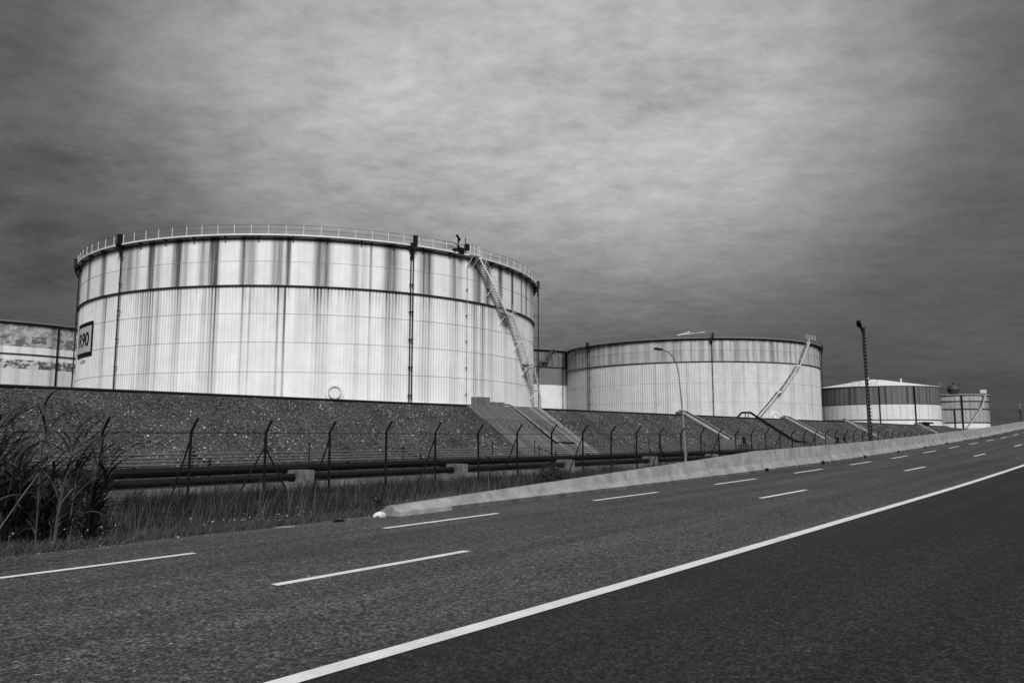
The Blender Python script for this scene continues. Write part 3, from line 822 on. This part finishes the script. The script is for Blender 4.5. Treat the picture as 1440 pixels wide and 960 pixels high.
mb = MB(); mb.box((45, 0, .06), (110, .28, .5)); o = mb.build('low_kerb_wall', 'block', loc=(0, 31.35, GL)); tag(o, 'low concrete kerb wall under the black pipelines', 'wall')
# white marker rods
for s_, n_, z0, h, lb in ((25.2, 35.2, GL, 2.05, 'thin dark rod right of the A-braced fence post'), (40.8, 36, GL, 1.95, 'thin dark rod left of the concrete slope'), (45.5, 36, GL, 2.1, 'thin dark rod in front of the concrete slope'), (62., 36, GL, 2., 'thin dark rod right of the concrete slope')):
    mb = MB(); mb.tube([(0, 0, -.1), (0, 0, h)], .03, 5); mb.box((0, 0, h - .05), (.1, .03, .16)); mb.box((0, 0, .02), (.2, .2, .08)); tag(mb.build('marker_rod', 'dark', loc=(s_, n_, z0)), lb, 'rod', 'marker rods')

# ------------------------------------------------------------------ things on the embankment slope
ln = sqrt((CREST_N - TOE_N) ** 2 + (CREST_Z - GL) ** 2); SD = ((CREST_N - TOE_N) / ln, (CREST_Z - GL) / ln)   # unit up-slope
def slope(s, n, off=0.): return np.array([s, n - SD[1] * off, berm_z(n) + SD[0] * off])
def slab(mb, s0, s1, n0, n1, t, o=(0, 0, 0), skew=0.):
    a = [slope(s0 + skew, n0, -.3), slope(s1 + skew, n0, -.3), slope(s1, n1, -.3), slope(s0, n1, -.3)]; b = [slope(s0 + skew, n0, t), slope(s1 + skew, n0, t), slope(s1, n1, t), slope(s0, n1, t)]
    i = len(mb.v); mb.v += [tuple(p - np.array(o)) for p in a + b]
    for f in ((0, 1, 2, 3), (4, 7, 6, 5), (0, 4, 5, 1), (1, 5, 6, 2), (2, 6, 7, 3), (3, 7, 4, 0)): mb.f.append(tuple(i + k for k in f))
AP = thing('concrete_apron', 'concrete paved strip running down the gravel slope right of the R90 tank', 'paving', (66, 48.3, GL))
ao = (66, 48.3, GL); s_ = 61.6
for k, (w, mt, t) in enumerate(((1.35, 'apron', .12), (1.6, 'apron', .10), (1.5, 'apron', .13), (1.7, 'apron', .11), (1.5, 'apron', .10), (.35, 'apron_pale', .22), (1.3, 'apron', .12), (1.4, 'apron', .14), (.55, 'apron_pale', .13), (.75, 'apron', .12), (1.0, 'apron_pale', .15))):
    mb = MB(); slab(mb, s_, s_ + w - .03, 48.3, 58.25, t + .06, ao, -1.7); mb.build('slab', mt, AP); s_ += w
o0 = (69.2, 60.2, CREST_Z); pth = [(66.8, 61., 5.35), (69.0, 60.2, 5.35), (69.4, 58.6, 5.2), (67.5, 50.5, .95), (70.7, 50.4, .90), (70.9, 50.3, .2), (70.9, 50.3, -.1)]
DP = thing('slope_pipe', 'thin dark pipe running down the concrete strip and bending right', 'pipe', o0)
mb = MB(); mb.tube([np.array(p) - np.array(o0) for p in pth], .085, 7); mb.build('pipe_run', 'pipe', DP)
mb = MB()
for f in (.15, .45, .75): 
    p = np.array(pth[2]) * (1 - f) + np.array(pth[3]) * f; mb.box(p - np.array(o0) + np.array([0, .1, -.12]), (.3, .12, .3))
mb.build('pipe_clamp', 'dark', DP)
mb = MB(); mb.box((0, 0, .62), (1.9, 1.1, 1.3)); mb.box((-.1, -.62, .35), (.5, .2, .7)); mb.box((2.3, -.2, .4), (2.2, .8, .75)); mb.box((2.0, -.65, .3), (.35, .2, .4)); mb.box((3.1, -.65, .3), (.35, .2, .4))
tag(mb.build('valve_pit', 'block', loc=(65.3, 59.4, CREST_Z - .05)), 'low concrete valve box at the head of the concrete strip', 'box')
pipe_thing('crest_line', 'dark line along the crest of the gravel slope', [(0, 58.25, 4.86), (66, 58.25, 4.86), (120, 58.25, 4.86), (300, 58.25, 4.86)], .13, 'pipe', n=8)  # round dark strip drawn along the crest edge
def duct(s0, lb, wl, n_top=58.9, n_bot=51.2, w=1.5, wall=True, mt='apron'):
    o0 = (s0, 48.5, GL); D = thing('pipe_chute', lb, 'chute', o0)
    mb = MB(); slab(mb, s0 - w / 2, s0 + w / 2, n_bot, n_top, .12, o0); mb.build('chute_bed', 'curb', D)
    for sd_ in (-1, 1):
        mb = MB(); slab(mb, s0 + sd_ * w / 2 - .06, s0 + sd_ * w / 2 + .06, n_bot, n_top, .34, o0); mb.build('side_rail', 'offwhite', D)
    mb = MB()
    for j in (-.3, 0., .3): mb.tube([slope(s0 + j, n_top + .8, -.05) - np.array(o0), slope(s0 + j, n_top, .28) - np.array(o0), slope(s0 + j, n_bot, .28) - np.array(o0)], .10, 6)
    mb.build('chute_pipe', 'dark', D)
    mb = MB(); mb.box((0, n_top - 48.5 + .4, CREST_Z + .35 - GL), (w + 1.2, .9, .7)); mb.build('head_block', 'curb', D)
    if wall:
        mb = MB(); mb.box((-wl / 2 - 1.5, .8, .95), (wl, .4, 2.0)); mb.build('retaining_wall', 'block', D)
    return D
duct(112.6, 'pale railed pipe chute on the slope, nearest one right of the curved lamp post', 6.5)
duct(156., 'broad dark pipe chute on the slope below the right edge of the second tank', 7., w=2.2)
duct(193.3, 'small pipe chute on the slope just left of the floodlight mast', 5., w=1.6, n_bot=52.)
duct(262., 'farthest pipe chute at the low end of the slope', 5., w=2., n_bot=52.)
# arched pipe over the crest
o0 = (137.5, 62., CREST_Z); pth = [(138.0, 62., 4.5), (139.0, 61., 5.95), (139.4, 59.5, 5.95), (135.6, 50., .75), (140.4, 49.6, .5), (141.5, 49.6, .2)]
AR = thing('arched_pipe', 'dark pipe arching over the crest and down the gravel slope', 'pipe', o0)
mb = MB(); mb.tube([np.array(p) - np.array(o0) for p in pth], .21, 9); mb.build('pipe_run', 'pipe', AR)
mb = MB()
for dn in (-2.2, -1.6): mb.box((1.7, dn, .5), (.14, .14, 1.2))
mb.box((1, -1.4, .02), (5, 1.0, .35)); mb.build('stand', 'curb', AR)
# pump skids at the foot of the slope
def pump(s, n, lb, L_=4.2):
    P_ = thing('pump_skid', lb, 'pump', (s, n, GL))
    mb = MB(); mb.box((0, 0, .35), (L_, 1.2, .12))
    for a in (-.42, -.14, .14, .42): mb.box((a * L_, -.5, .15), (.12, .12, .34)); mb.box((a * L_, .5, .15), (.12, .12, .34))
    mb.build('skid_frame', 'dark', P_)
    mb = MB(); mb.tube([(-.1, 0, 1.15), (L_ * .44, 0, 1.15)], .48, 12); 
    for a in (.2, .9, 1.5): mb.tube([(a, 0, 1.15), (a + .08, 0, 1.15)], .55, 12)
    mb.box((.9, 0, .6), (1.5, .5, .5)); mb.build('motor', 'midsteel', P_)
    mb = MB(); mb.tube([(-.9, 0, .9), (-.3, 0, .9)], .62, 12); mb.tube([(-.7, 0, 1.2), (-.7, 0, 2.05), (-1.2, 0, 2.1)], .2, 8); mb.box((-L_ * .38, 0, .8), (.9, .8, .8)); mb.build('pump_casing', 'black', P_)
    return P_
pump(106.5, 46.2, 'pump skid with pale motor at the slope foot, left of the arched pipe')
pump(150., 46., 'dark pump unit seen low over the barrier, left of the floodlight mast', 3.8)
pump(143., 45., 'smaller dark pump set beside the broad pipe chute', 2.4)
gp = thing('pipe_rack', 'dark pipe rack of short bends beyond the low end of the slope', 'rack', (272., 60., 3.6))
mb = MB()
for k in range(5): mb.tube([(k * 2.1, 0, -.2), (k * 2.1, 0, 2.1), (k * 2.1 + 1.2, 0, 2.3), (k * 2.1 + 1.2, -1.2, 2.1)], .24, 7)
mb.tube([(-4, 0, 2.2), (9, 0, 2.2)], .2, 7); mb.build('pipe_bend', 'pipe', gp)

# ------------------------------------------------------------------ lamps
SL = thing('street_lamp', 'tall street lamp with a curved arm reaching left, in front of the second tank', 'street lamp', (59.3, 31., GL))
mb = MB(); mb.tube([(0, 0, -.2), (-.35, 0, 4.4)], [.095, .08], 10); 
mb.tube([(-.35, 0, 4.4), (-.75, 0, 6.9)], [.062, .055], 8); mb.build('mast', 'lamp', SL)
mb = MB(); mb.tube([(-.75, 0, 6.88), (-.87, 0, 7.6), (-1.15, 0, 8.25), (-1.7, 0, 8.85), (-2.45, 0, 9.2), (-3.4, 0, 9.32), (-3.7, 0, 9.33)], [.055, .052, .05, .048, .045, .045, .045], 8); mb.build('arm', 'lamp', SL)
mb = MB(); mb.box((-4.15, 0, 9.33), (1.0, .3, .13)); mb.box((-4.25, 0, 9.255), (.7, .22, .03)); mb.build('lamp_head', 'dark', SL)
mb = MB(); mb.box((-.03, 0, .1), (.45, .45, .25)); mb.box((-.08, -.12, 1.0), (.14, .06, .45)); mb.build('base_plate', 'block', SL)
FM = thing('floodlight_mast', 'tall dark lattice-stepped mast with a floodlight on its top', 'floodlight', (111.5, 31., GL))
mb = MB(); mb.tube([(0, 0, -.3), (-.75, 0, 16.75)], [.26, .17], 8); mst = mb.build('mast', 'ball', FM)
mb = MB()
for k in range(34): f = k / 34; mb.box((-.75 * f, -.05, .4 + 16.1 * f), (.48 - .14 * f, .42 - .1 * f, .22))
mb.build('step_ring', 'dark', mst)['kind'] = 'stuff'
mb = MB(); mb.tube([(-.75, 0, 16.6), (-1.4, 0, 16.7), (-2.1, 0, 16.9)], .13, 7); mb.tube([(-.75, 0, 16.3), (-.75, 0, 17.0)], .26, 8); mb.build('bracket', 'dark', FM)
mb = MB(); mb.box((-2.35, 0, 17.15), (.5, .55, .3), (.8, 0, -.6), (0, 1, 0), (.6, 0, .8)); mb.box((-2.6, 0, 17.5), (.4, .45, .4), (.7, 0, -.7), (0, 1, 0), (.7, 0, .7)); mb.build('floodlight_head', 'black', FM)
mb = MB(); mb.tube([(-1.6, 0, .3), (-1.6, 0, 1.55)], .62, 12); mb.tube([(-1.6, 0, 1.55), (-1.6, 0, 1.62)], .66, 12); mb.build('control_drum', 'curb', FM)
FL = thing('street_lamp', 'far twin-armed street lamp at the right edge beyond the ramp', 'street lamp', (238., 29.5, GL))
mb = MB(); mb.tube([(0, 0, -.3), (-.5, 0, 10.2)], [.16, .09], 7); mb.build('mast', 'dark', FL)
for sg_ in (-1, 1):
    mb = MB(); mb.tube([(-.4, 0, 7.9), (-.4 + sg_ * 1.2, 0, 8.25), (-.4 + sg_ * 3.2, 0, 8.75)], .07, 6); mb.box((-.4 + sg_ * 3.5, 0, 8.78), (.8, .3, .14)); mb.build('arm', 'dark', FL)
mb = MB(); mb.box((-.5, 0, 10.35), (.4, .4, .4)); mb.box((-.6, 0, 9.7), (.3, .3, .55)); mb.build('camera_housing', 'lamp', FL)

# ------------------------------------------------------------------ stone chips on the slope
def stones(name, s0, s1, n0, n1, N, smin, smax, seed, zf, tones=(.03, .16), bright=.06, kind='stuff', skip=None):
    g_ = np.random.default_rng(seed); s_ = s0 + (s1 - s0) * g_.random(N) ** 1.25; n_ = g_.uniform(n0, n1, N)
    if skip: k = ~skip(s_, n_); s_, n_ = s_[k], n_[k]; N = len(s_)
    sz = smin + (smax - smin) * g_.random(N) ** 4
    z = zf(s_, n_)
    base = np.array([[1, 0, 0], [-.5, .8, 0], [-.5, -.9, 0], [.1, .1, .75], [0, 0, -.6]])
    V = base[None] + g_.normal(0, .22, (N, 5, 3))
    a = g_.uniform(0, 2 * pi, N); c, s = np.cos(a)[:, None], np.sin(a)[:, None]
    X = V[..., 0] * c - V[..., 1] * s; Y = V[..., 0] * s + V[..., 1] * c
    V = np.stack([X, Y, V[..., 2]], 2) * sz[:, None, None] + np.stack([s_, n_, z], 1)[:, None]
    F = np.array([[0, 1, 3], [1, 2, 3], [2, 0, 3], [1, 0, 4], [2, 1, 4], [0, 2, 4]])[None] + (np.arange(N) * 5)[:, None, None]
    tone = tones[0] + (tones[1] - tones[0]) * g_.random(N) ** 2.; k = g_.random(N) < bright; tone[k] = g_.uniform(.25, .6, k.sum())
    # spoil tipped down the slope in paler and darker tongues
    tone *= 1 + .30 * np.sin(s_ * .55 - n_ * .25 + 1.5 * np.sin(s_ * .13)) * np.sin(s_ * .21 + n_ * .3) + .18 * np.sin(s_ * 1.9 - n_ * .4)
    return npmesh(name, V.reshape(-1, 3), F.reshape(-1, 3), 'stone', dict(tone=np.repeat(tone, 5)), kind)
bz = lambda s, n: GL + (CREST_Z - GL) * (n - TOE_N) / (CREST_N - TOE_N)
on_ap = lambda s, n: (s > 61.4 - 1.7 * (58.25 - n) / 10.) & (s < 75.0 - 1.7 * (58.25 - n) / 10.)
o = stones('slope_gravel', 5, 300, TOE_N, CREST_N - .1, 210000, .022, .12, 5, lambda s, n: bz(s, n) + .012, (.025, .22), .045, skip=on_ap); o['label'] = 'dark stone chips with pale specks covering the slope'; o['category'] = 'gravel'
gz = np.vectorize(ground_z)
o = stones('roadside_gravel', -4, 12, 12.35, 12.95, 1500, .008, .035, 8, lambda s, n: np.vectorize(road_z)(s, n) - .01, (.05, .2), .12); o['label'] = 'pale grit along the edge of the asphalt'; o['category'] = 'gravel'
o = stones('pipe_bed_gravel', -5, 90, 29, 48, 24000, .02, .07, 9, gz, (.03, .12), .03); o['label'] = 'dark gravel around the pipelines behind the fence'; o['category'] = 'gravel'

# ------------------------------------------------------------------ grass
def blades(name, s_, n_, h, w, lean, seed, tone, label, wind=(.28, -.06), cat='grass'):
    g_ = np.random.default_rng(seed); N = len(s_); z = gz(s_, n_)
    a = g_.uniform(0, 2 * pi, N); ux, uy = np.cos(a) * w, np.sin(a) * w
    lx = (g_.normal(0, lean, N) + wind[0]) * h; ly = (g_.normal(0, lean, N) + wind[1]) * h
    P = np.stack([s_, n_, z - .03], 1)
    V = np.zeros((N, 5, 3)); up_ = np.stack([np.zeros(N), np.zeros(N), h], 1)
    wd = np.stack([ux, uy, np.zeros(N)], 1); ld = np.stack([lx, ly, np.zeros(N)], 1)
    V[:, 0] = P - wd; V[:, 1] = P + wd
    V[:, 2] = P + up_ * .55 + ld * .35 - wd * .75; V[:, 3] = P + up_ * .55 + ld * .35 + wd * .75
    V[:, 4] = P + up_ * .95 + ld
    F = np.array([[0, 1, 3], [0, 3, 2], [2, 3, 4]])[None] + (np.arange(N) * 5)[:, None, None]
    o = npmesh(name, V.reshape(-1, 3), F.reshape(-1, 3), 'blade', dict(tone=np.repeat(tone, 5)), 'stuff')
    o['label'] = label; o['category'] = cat
    return o
G = np.random.default_rng(21)
def clump(s, n):   # slow patchiness 0..1
    return .5 + .25 * np.sin(s * 1.3 + n * .8) + .25 * np.sin(s * .47 - n * 1.9 + 1)
# short verge grass
N = 95000; s_ = -4 + 44 * G.random(N) ** 1.5; n_ = 12.5 + np.abs(G.normal(0, 1.0, N)) + .18 * np.sin(s_ * 3.1) + .1 * np.sin(s_ * 8.3)
k = (n_ < 16.5) & (n_ > 12.42) & ~((s_ > B0 - .1) & (n_ < 12.62)); s_, n_ = s_[k], n_[k]; N = len(s_)
blades('verge_grass', s_, n_, (.08 + .26 * G.random(N)) * (.6 + .7 * clump(s_, n_)) * np.clip((n_ - 12.2) * 1.4, .4, 1.2), .003 + .003 * G.random(N), .4, 1, .035 + .085 * G.random(N) ** 2, 'short trodden grass along the edge of the road')
# tall ditch grass: uneven tussocks, darker and taller towards the fence
N = 80000; ct = np.stack([-6 + 64 * G.random(1500) ** 1.35, G.uniform(13.9, 29.0, 1500)], 1); th_ = G.uniform(.45, 1.25, 1500); to_ = G.uniform(.5, 1.5, 1500)
ci = G.integers(0, 1500, N); s_ = ct[ci, 0] + G.normal(0, .22, N); n_ = ct[ci, 1] + G.normal(0, .22, N); k = (n_ > 13.4) & (n_ < 29.3) & ~((s_ > B0 - .2) & (n_ < 12.9)); s_, n_, ci = s_[k], n_[k], ci[k]; N = len(s_)
hh = (.22 + .50 * G.random(N)) * th_[ci] * np.clip(.75 + (n_ - 14) * .035, .7, 1.2)
blades('ditch_grass', s_, n_, hh, .004 + .007 * G.random(N), .30, 2, (.008 + .034 * G.random(N) ** 2) * to_[ci] * np.clip(.65 + s_ * .025, .6, 1.4), 'dark tall grass filling the ditch before the fence', (.10, -.02))
# dry pale stems with seed heads
N = 3000; s_ = 1 + 44 * G.random(N) ** 1.3; n_ = G.uniform(13.8, 24, N)
blades('dry_grass_stems', s_, n_, .45 + .75 * G.random(N) ** 1.5, .003 + .003 * G.random(N), .16, 3, .05 + .17 * G.random(N) ** 2, 'dry pale grass stems standing above the ditch grass', (.14, -.03))
# broad-leaf weeds low on the verge
N = 7000; s_ = -3 + 34 * G.random(N); n_ = 12.8 + 2.6 * G.random(N) ** 1.5; k = ~((s_ > B0 - .1) & (n_ < 12.8)); s_, n_ = s_[k], n_[k]; N = len(s_)
blades('verge_weeds', s_, n_, .06 + .16 * G.random(N), .006 + .009 * G.random(N), .8, 4, .02 + .05 * G.random(N) ** 2, 'low broad-leaved weeds at the road edge', (0., 0.), 'weeds')
# white flowers
pts = []
for cs, cn, sp, c in ((9.0, 14.2, .55, 110), (8.4, 13.9, .3, 50), (5.0, 13.2, .5, 18), (12.4, 14.3, .9, 45), (17.5, 14.6, 1.6, 60), (22, 14.4, 2., 50), (3.2, 13.1, .6, 20), (7., 14.6, .8, 16)):
    pts.append(np.stack([G.normal(cs, sp, c), G.normal(cn, sp * .7, c)], 1))
pts = np.concatenate(pts); pts = pts[pts[:, 1] > 12.75]; N = len(pts); z = gz(pts[:, 0], pts[:, 1]) + G.uniform(.12, .42, N)
sz = G.uniform(.007, .021, N); octa = np.array([[1, 0, 0], [0, 1, 0], [-1, 0, 0], [0, -1, 0], [0, 0, .5], [0, 0, -.5]])
V = octa[None] * sz[:, None, None] + np.stack([pts[:, 0], pts[:, 1], z], 1)[:, None]
F = np.array([[0, 1, 4], [1, 2, 4], [2, 3, 4], [3, 0, 4], [1, 0, 5], [2, 1, 5], [3, 2, 5], [0, 3, 5]])[None] + (np.arange(N) * 6)[:, None, None]
o = npmesh('white_flowers', V.reshape(-1, 3), F.reshape(-1, 3), 'flower', None, 'stuff'); o['label'] = 'tiny white flowers scattered through the verge'; o['category'] = 'flowers'
# a dark bushy weed by the fence
def bush(s, n, rx, h, N, seed, lb, tone=(.012, .04)):
    g_ = np.random.default_rng(seed); z0 = ground_z(s, n)
    B = thing('weed_bush', lb, 'bush', (s, n, z0)); mb = MB()
    for k in range(9):
        a = g_.uniform(0, 2 * pi); mb.tube([(0, 0, -.05), (cos(a) * rx * .4, sin(a) * rx * .4, h * .5), (cos(a) * rx * .8, sin(a) * rx * .8, h * g_.uniform(.6, .95))], [.02, .014, .006], 4)
    mb.build('stem', 'dark', B)
    u_ = g_.normal(0, 1, (N, 3)); u_ /= np.linalg.norm(u_, axis=1)[:, None]; r = g_.random(N) ** .45
    P = u_ * r[:, None] * np.array([rx, rx, h * .52]) + np.array([0, 0, h * .52]); P += .12 * np.sin(P[:, [1, 2, 0]] * 9)
    dd = g_.normal(0, 1, (N, 3)) + u_ * .8 + np.array([.4, 0, .3]); dd /= np.linalg.norm(dd, axis=1)[:, None]; ww = np.cross(dd, g_.normal(0, 1, (N, 3))); ww /= np.linalg.norm(ww, axis=1)[:, None]
    l = g_.uniform(.05, .13, N)[:, None]
    V = np.stack([P, P + dd * l * .5 + ww * l * .18, P + dd * l, P + dd * l * .5 - ww * l * .18], 1); F = (np.arange(N) * 4)[:, None] + np.arange(4)[None]
    o = npmesh('foliage', V.reshape(-1, 3), F, 'blade', dict(tone=np.repeat(g_.uniform(tone[0], tone[1], N), 4))); o.parent = B
    return B
bush(28.3, 21.4, .85, 1.15, 2600, 3, 'dark bushy weed behind the tapered end of the barrier')
bush(40.5, 22., .8, .8, 1500, 4, 'low dark weed clump behind the barrier below the concrete strip')
bush(11.2, 13.2, .35, .28, 700, 5, 'small dark weed tuft beside the blunt end of the barrier')

# ------------------------------------------------------------------ giant reeds at the left
def leaf_mesh(Ln, w, droop, seed):
    mb = MB(); n = 6; r_ = random.Random(seed); x = 0; z = 0; a = radians(68)
    for k in range(n + 1):
        f = k / n; ww = w * (sin(pi * min(1, .12 + f * .88)) ** .6) if k < n else .001
        mb.v += [(x, -ww, z + ww * .5), (x, 0, z), (x, ww, z + ww * .5)]
        x += Ln / n * cos(a); z += Ln / n * sin(a); a -= droop / n
    for k in range(n):
        i = k * 3; mb.f += [(i, i + 3, i + 4, i + 1), (i + 1, i + 4, i + 5, i + 2)]
    return mb
M['reed_dry'] = grey('dry_reed', .16, .7, .3, 3.); M['reed_leaf'] = grey('reed_leaf', .02, .6, .5, 2.); M['reed_pale'] = grey('reed_leaf_pale', .05, .6, .4, 2.); M['reed_stem'] = grey('reed_stem', .085, .6, .5, 1.5); M['plume'] = grey('reed_plume', .022, .9, .3, 4.)
proto = []
for i in range(6):
    o = leaf_mesh(.44 + .05 * i, .017 + .003 * (i % 3), radians(45 + 22 * (i % 4)), i).build('leaf', 'reed_leaf' if i % 3 else 'reed_pale'); COL.objects.unlink(o); proto.append(o)
def reed(s, n, h, lean, label, seed, plume, nl=17):
    r_ = random.Random(seed); Rr = thing('reed_stalk', label, 'reed', (s, n, ground_z(s, n)), 'giant reeds at the roadside')
    az_ = r_.gauss(0.0, .5); lx, ly = cos(az_) * lean, sin(az_) * lean
    def at(f): return (lx * h * f ** 1.8, ly * h * f ** 1.8, h * f - .04)
    mb = MB(); mb.tube([at(k / 8) for k in range(9)], [.013 - .0011 * k for k in range(9)], 5); mb.build('stem', 'reed_stem', Rr)
    for k in range(nl):
        f = .16 + .80 * (k + r_.random()) / nl; c = proto[r_.randrange(6)].copy(); COL.objects.link(c); c.parent = Rr; c.location = at(f)
        side = (k % 2) * pi + r_.gauss(0, .8); wind = 0.
        ang = side if r_.random() < .45 else r_.gauss(az_ - .15, .6)
        sc = r_.uniform(.75, 1.25) * (1 - .25 * abs(f - .6)); c.scale = (sc, sc, sc); c.rotation_euler = (r_.gauss(0, .15), r_.gauss(0, .22), ang)
    if plume:
        g_ = np.random.default_rng(seed); N = 220; f = g_.random(N); tip = np.array(at(1.)); d_ = np.array([lx * 1.6 + .25, ly * 1.6, .75]); d_ /= np.linalg.norm(d_)
        P = tip + d_ * (f * .42)[:, None] + np.array([.12, 0, -.06]) * (f ** 2)[:, None]; dd = d_ * .8 + g_.normal(0, .5, (N, 3)) + np.array([.35, 0, -.1]); dd /= np.linalg.norm(dd, axis=1)[:, None]
        l = (.09 * (1 - f * .6) * g_.uniform(.5, 1.1, N))[:, None]; ww = np.cross(dd, g_.normal(0, 1, (N, 3))); ww /= np.linalg.norm(ww, axis=1)[:, None]
        V = np.stack([P - ww * .004, P + ww * .004, P + dd * l], 1); o = npmesh('plume', V.reshape(-1, 3), np.arange(N * 3).reshape(N, 3), 'plume'); o.parent = Rr
    return Rr
rq = random.Random(12); cnt = 0
spots = []
for k in range(84):
    n_ = rq.uniform(13.3, 17.2); px_ = rq.uniform(-60, 146)       # spread across the width of the reed bed
    kx = (px_ - 720) / 1100; s_ = n_ * (cos(YAW) + kx * sin(YAW)) / (sin(YAW) - kx * cos(YAW))
    h = rq.uniform(1.2, 1.95) + max(0, (60 - px_) / 120) * .35 + (.15 if rq.random() < .25 else 0)
    spots.append((s_, n_, h, rq.uniform(.04, .15), px_))
spots += [(4.6, 14.4, 2.75, .16, 8), (4.35, 14.2, 2.45, .14, 0), (5.35, 14.6, 2.15, .20, 80), (5.5, 14.5, 2.3, .2, 95), (6.0, 14.9, 2.3, .12, 140), (6.05, 14.7, 2.1, .15, 146), (5.0, 14.4, 2.3, .1, 50)]
for i, (s_, n_, h, le, px_) in enumerate(spots):
    pl = rq.random() < .5
    if i == 84: lb = 'tallest reed stalk, its leaf tips reaching over the crest at the left edge'
    else:
        lb = ('tall ' if h > 1.95 else 'short ' if h < 1.5 else 'middle-sized ') + ('plumed reed stalk ' if pl else 'leafy reed stalk without plume ')
        lb += 'at the left edge of the clump' if px_ < 0 else 'in the left half of the clump' if px_ < 50 else 'in the middle of the roadside clump' if px_ < 105 else 'on the right side of the roadside clump'
    o = reed(s_, n_, h, le, lb, 100 + i, pl); o['group'] = 'giant reeds: ' + lb
# one broken pale stalk leaning across the clump
mb = MB(); mb.tube([(0, 0, 0), (.45, .1, .7), (.85, .25, 1.25)], [.008, .007, .004], 5)
bs = mb.build('broken_reed', 'reed_dry', loc=(4.0, 13.3, ground_z(4.0, 13.3) + .2)); tag(bs, 'pale broken reed leaning to the right across the clump', 'reed')

# ------------------------------------------------------------------ litter at the barrier end
def lump(name, s, n, size, lb, mat, seed, cat, z=None):
    g_ = np.random.default_rng(seed); mb = MB(); mb.lathe([(sin(pi * k / 8) + .001, -cos(pi * k / 8)) for k in range(9)], 14)
    V = np.array(mb.v); V += .10 * np.sin(V[:, [1, 2, 0]] * 2.3 + seed) + .03 * np.sin(V[:, [2, 0, 1]] * 6.) ; V[:, 2] = np.maximum(V[:, 2], -.55); V *= np.array(size); V[:, 2] -= V[:, 2].min()
    mb.v = [tuple(v) for v in V]; o = mb.build(name, mat, loc=(s, n, (road_z(s, n) if z is None else z) - .004)); tag(o, lb, cat); return o
lump('white_stone', 10.38, 12.12, (.15, .09, .075), 'white rounded stone lying at the blunt end of the barrier', 'rag', 2, 'stone')
lump('stone', 10.22, 12.0, (.05, .04, .04), 'small dark stone just left of the white stone', 'curb', 6, 'stone')
lump('litter', 9.45, 12.2, (.13, .05, .035), 'flat black scrap lying in the grit at the road edge', 'black', 3, 'litter')
lump('cardboard_scrap', 8.35, 12.3, (.22, .09, .02), 'flat pale scrap on the asphalt edge left of the barrier', 'apron_pale', 4, 'litter')
lump('twig', 4.42, 6.35, (.035, .012, .006), 'small dark scrap on the asphalt of the middle lane', 'black', 5, 'litter')
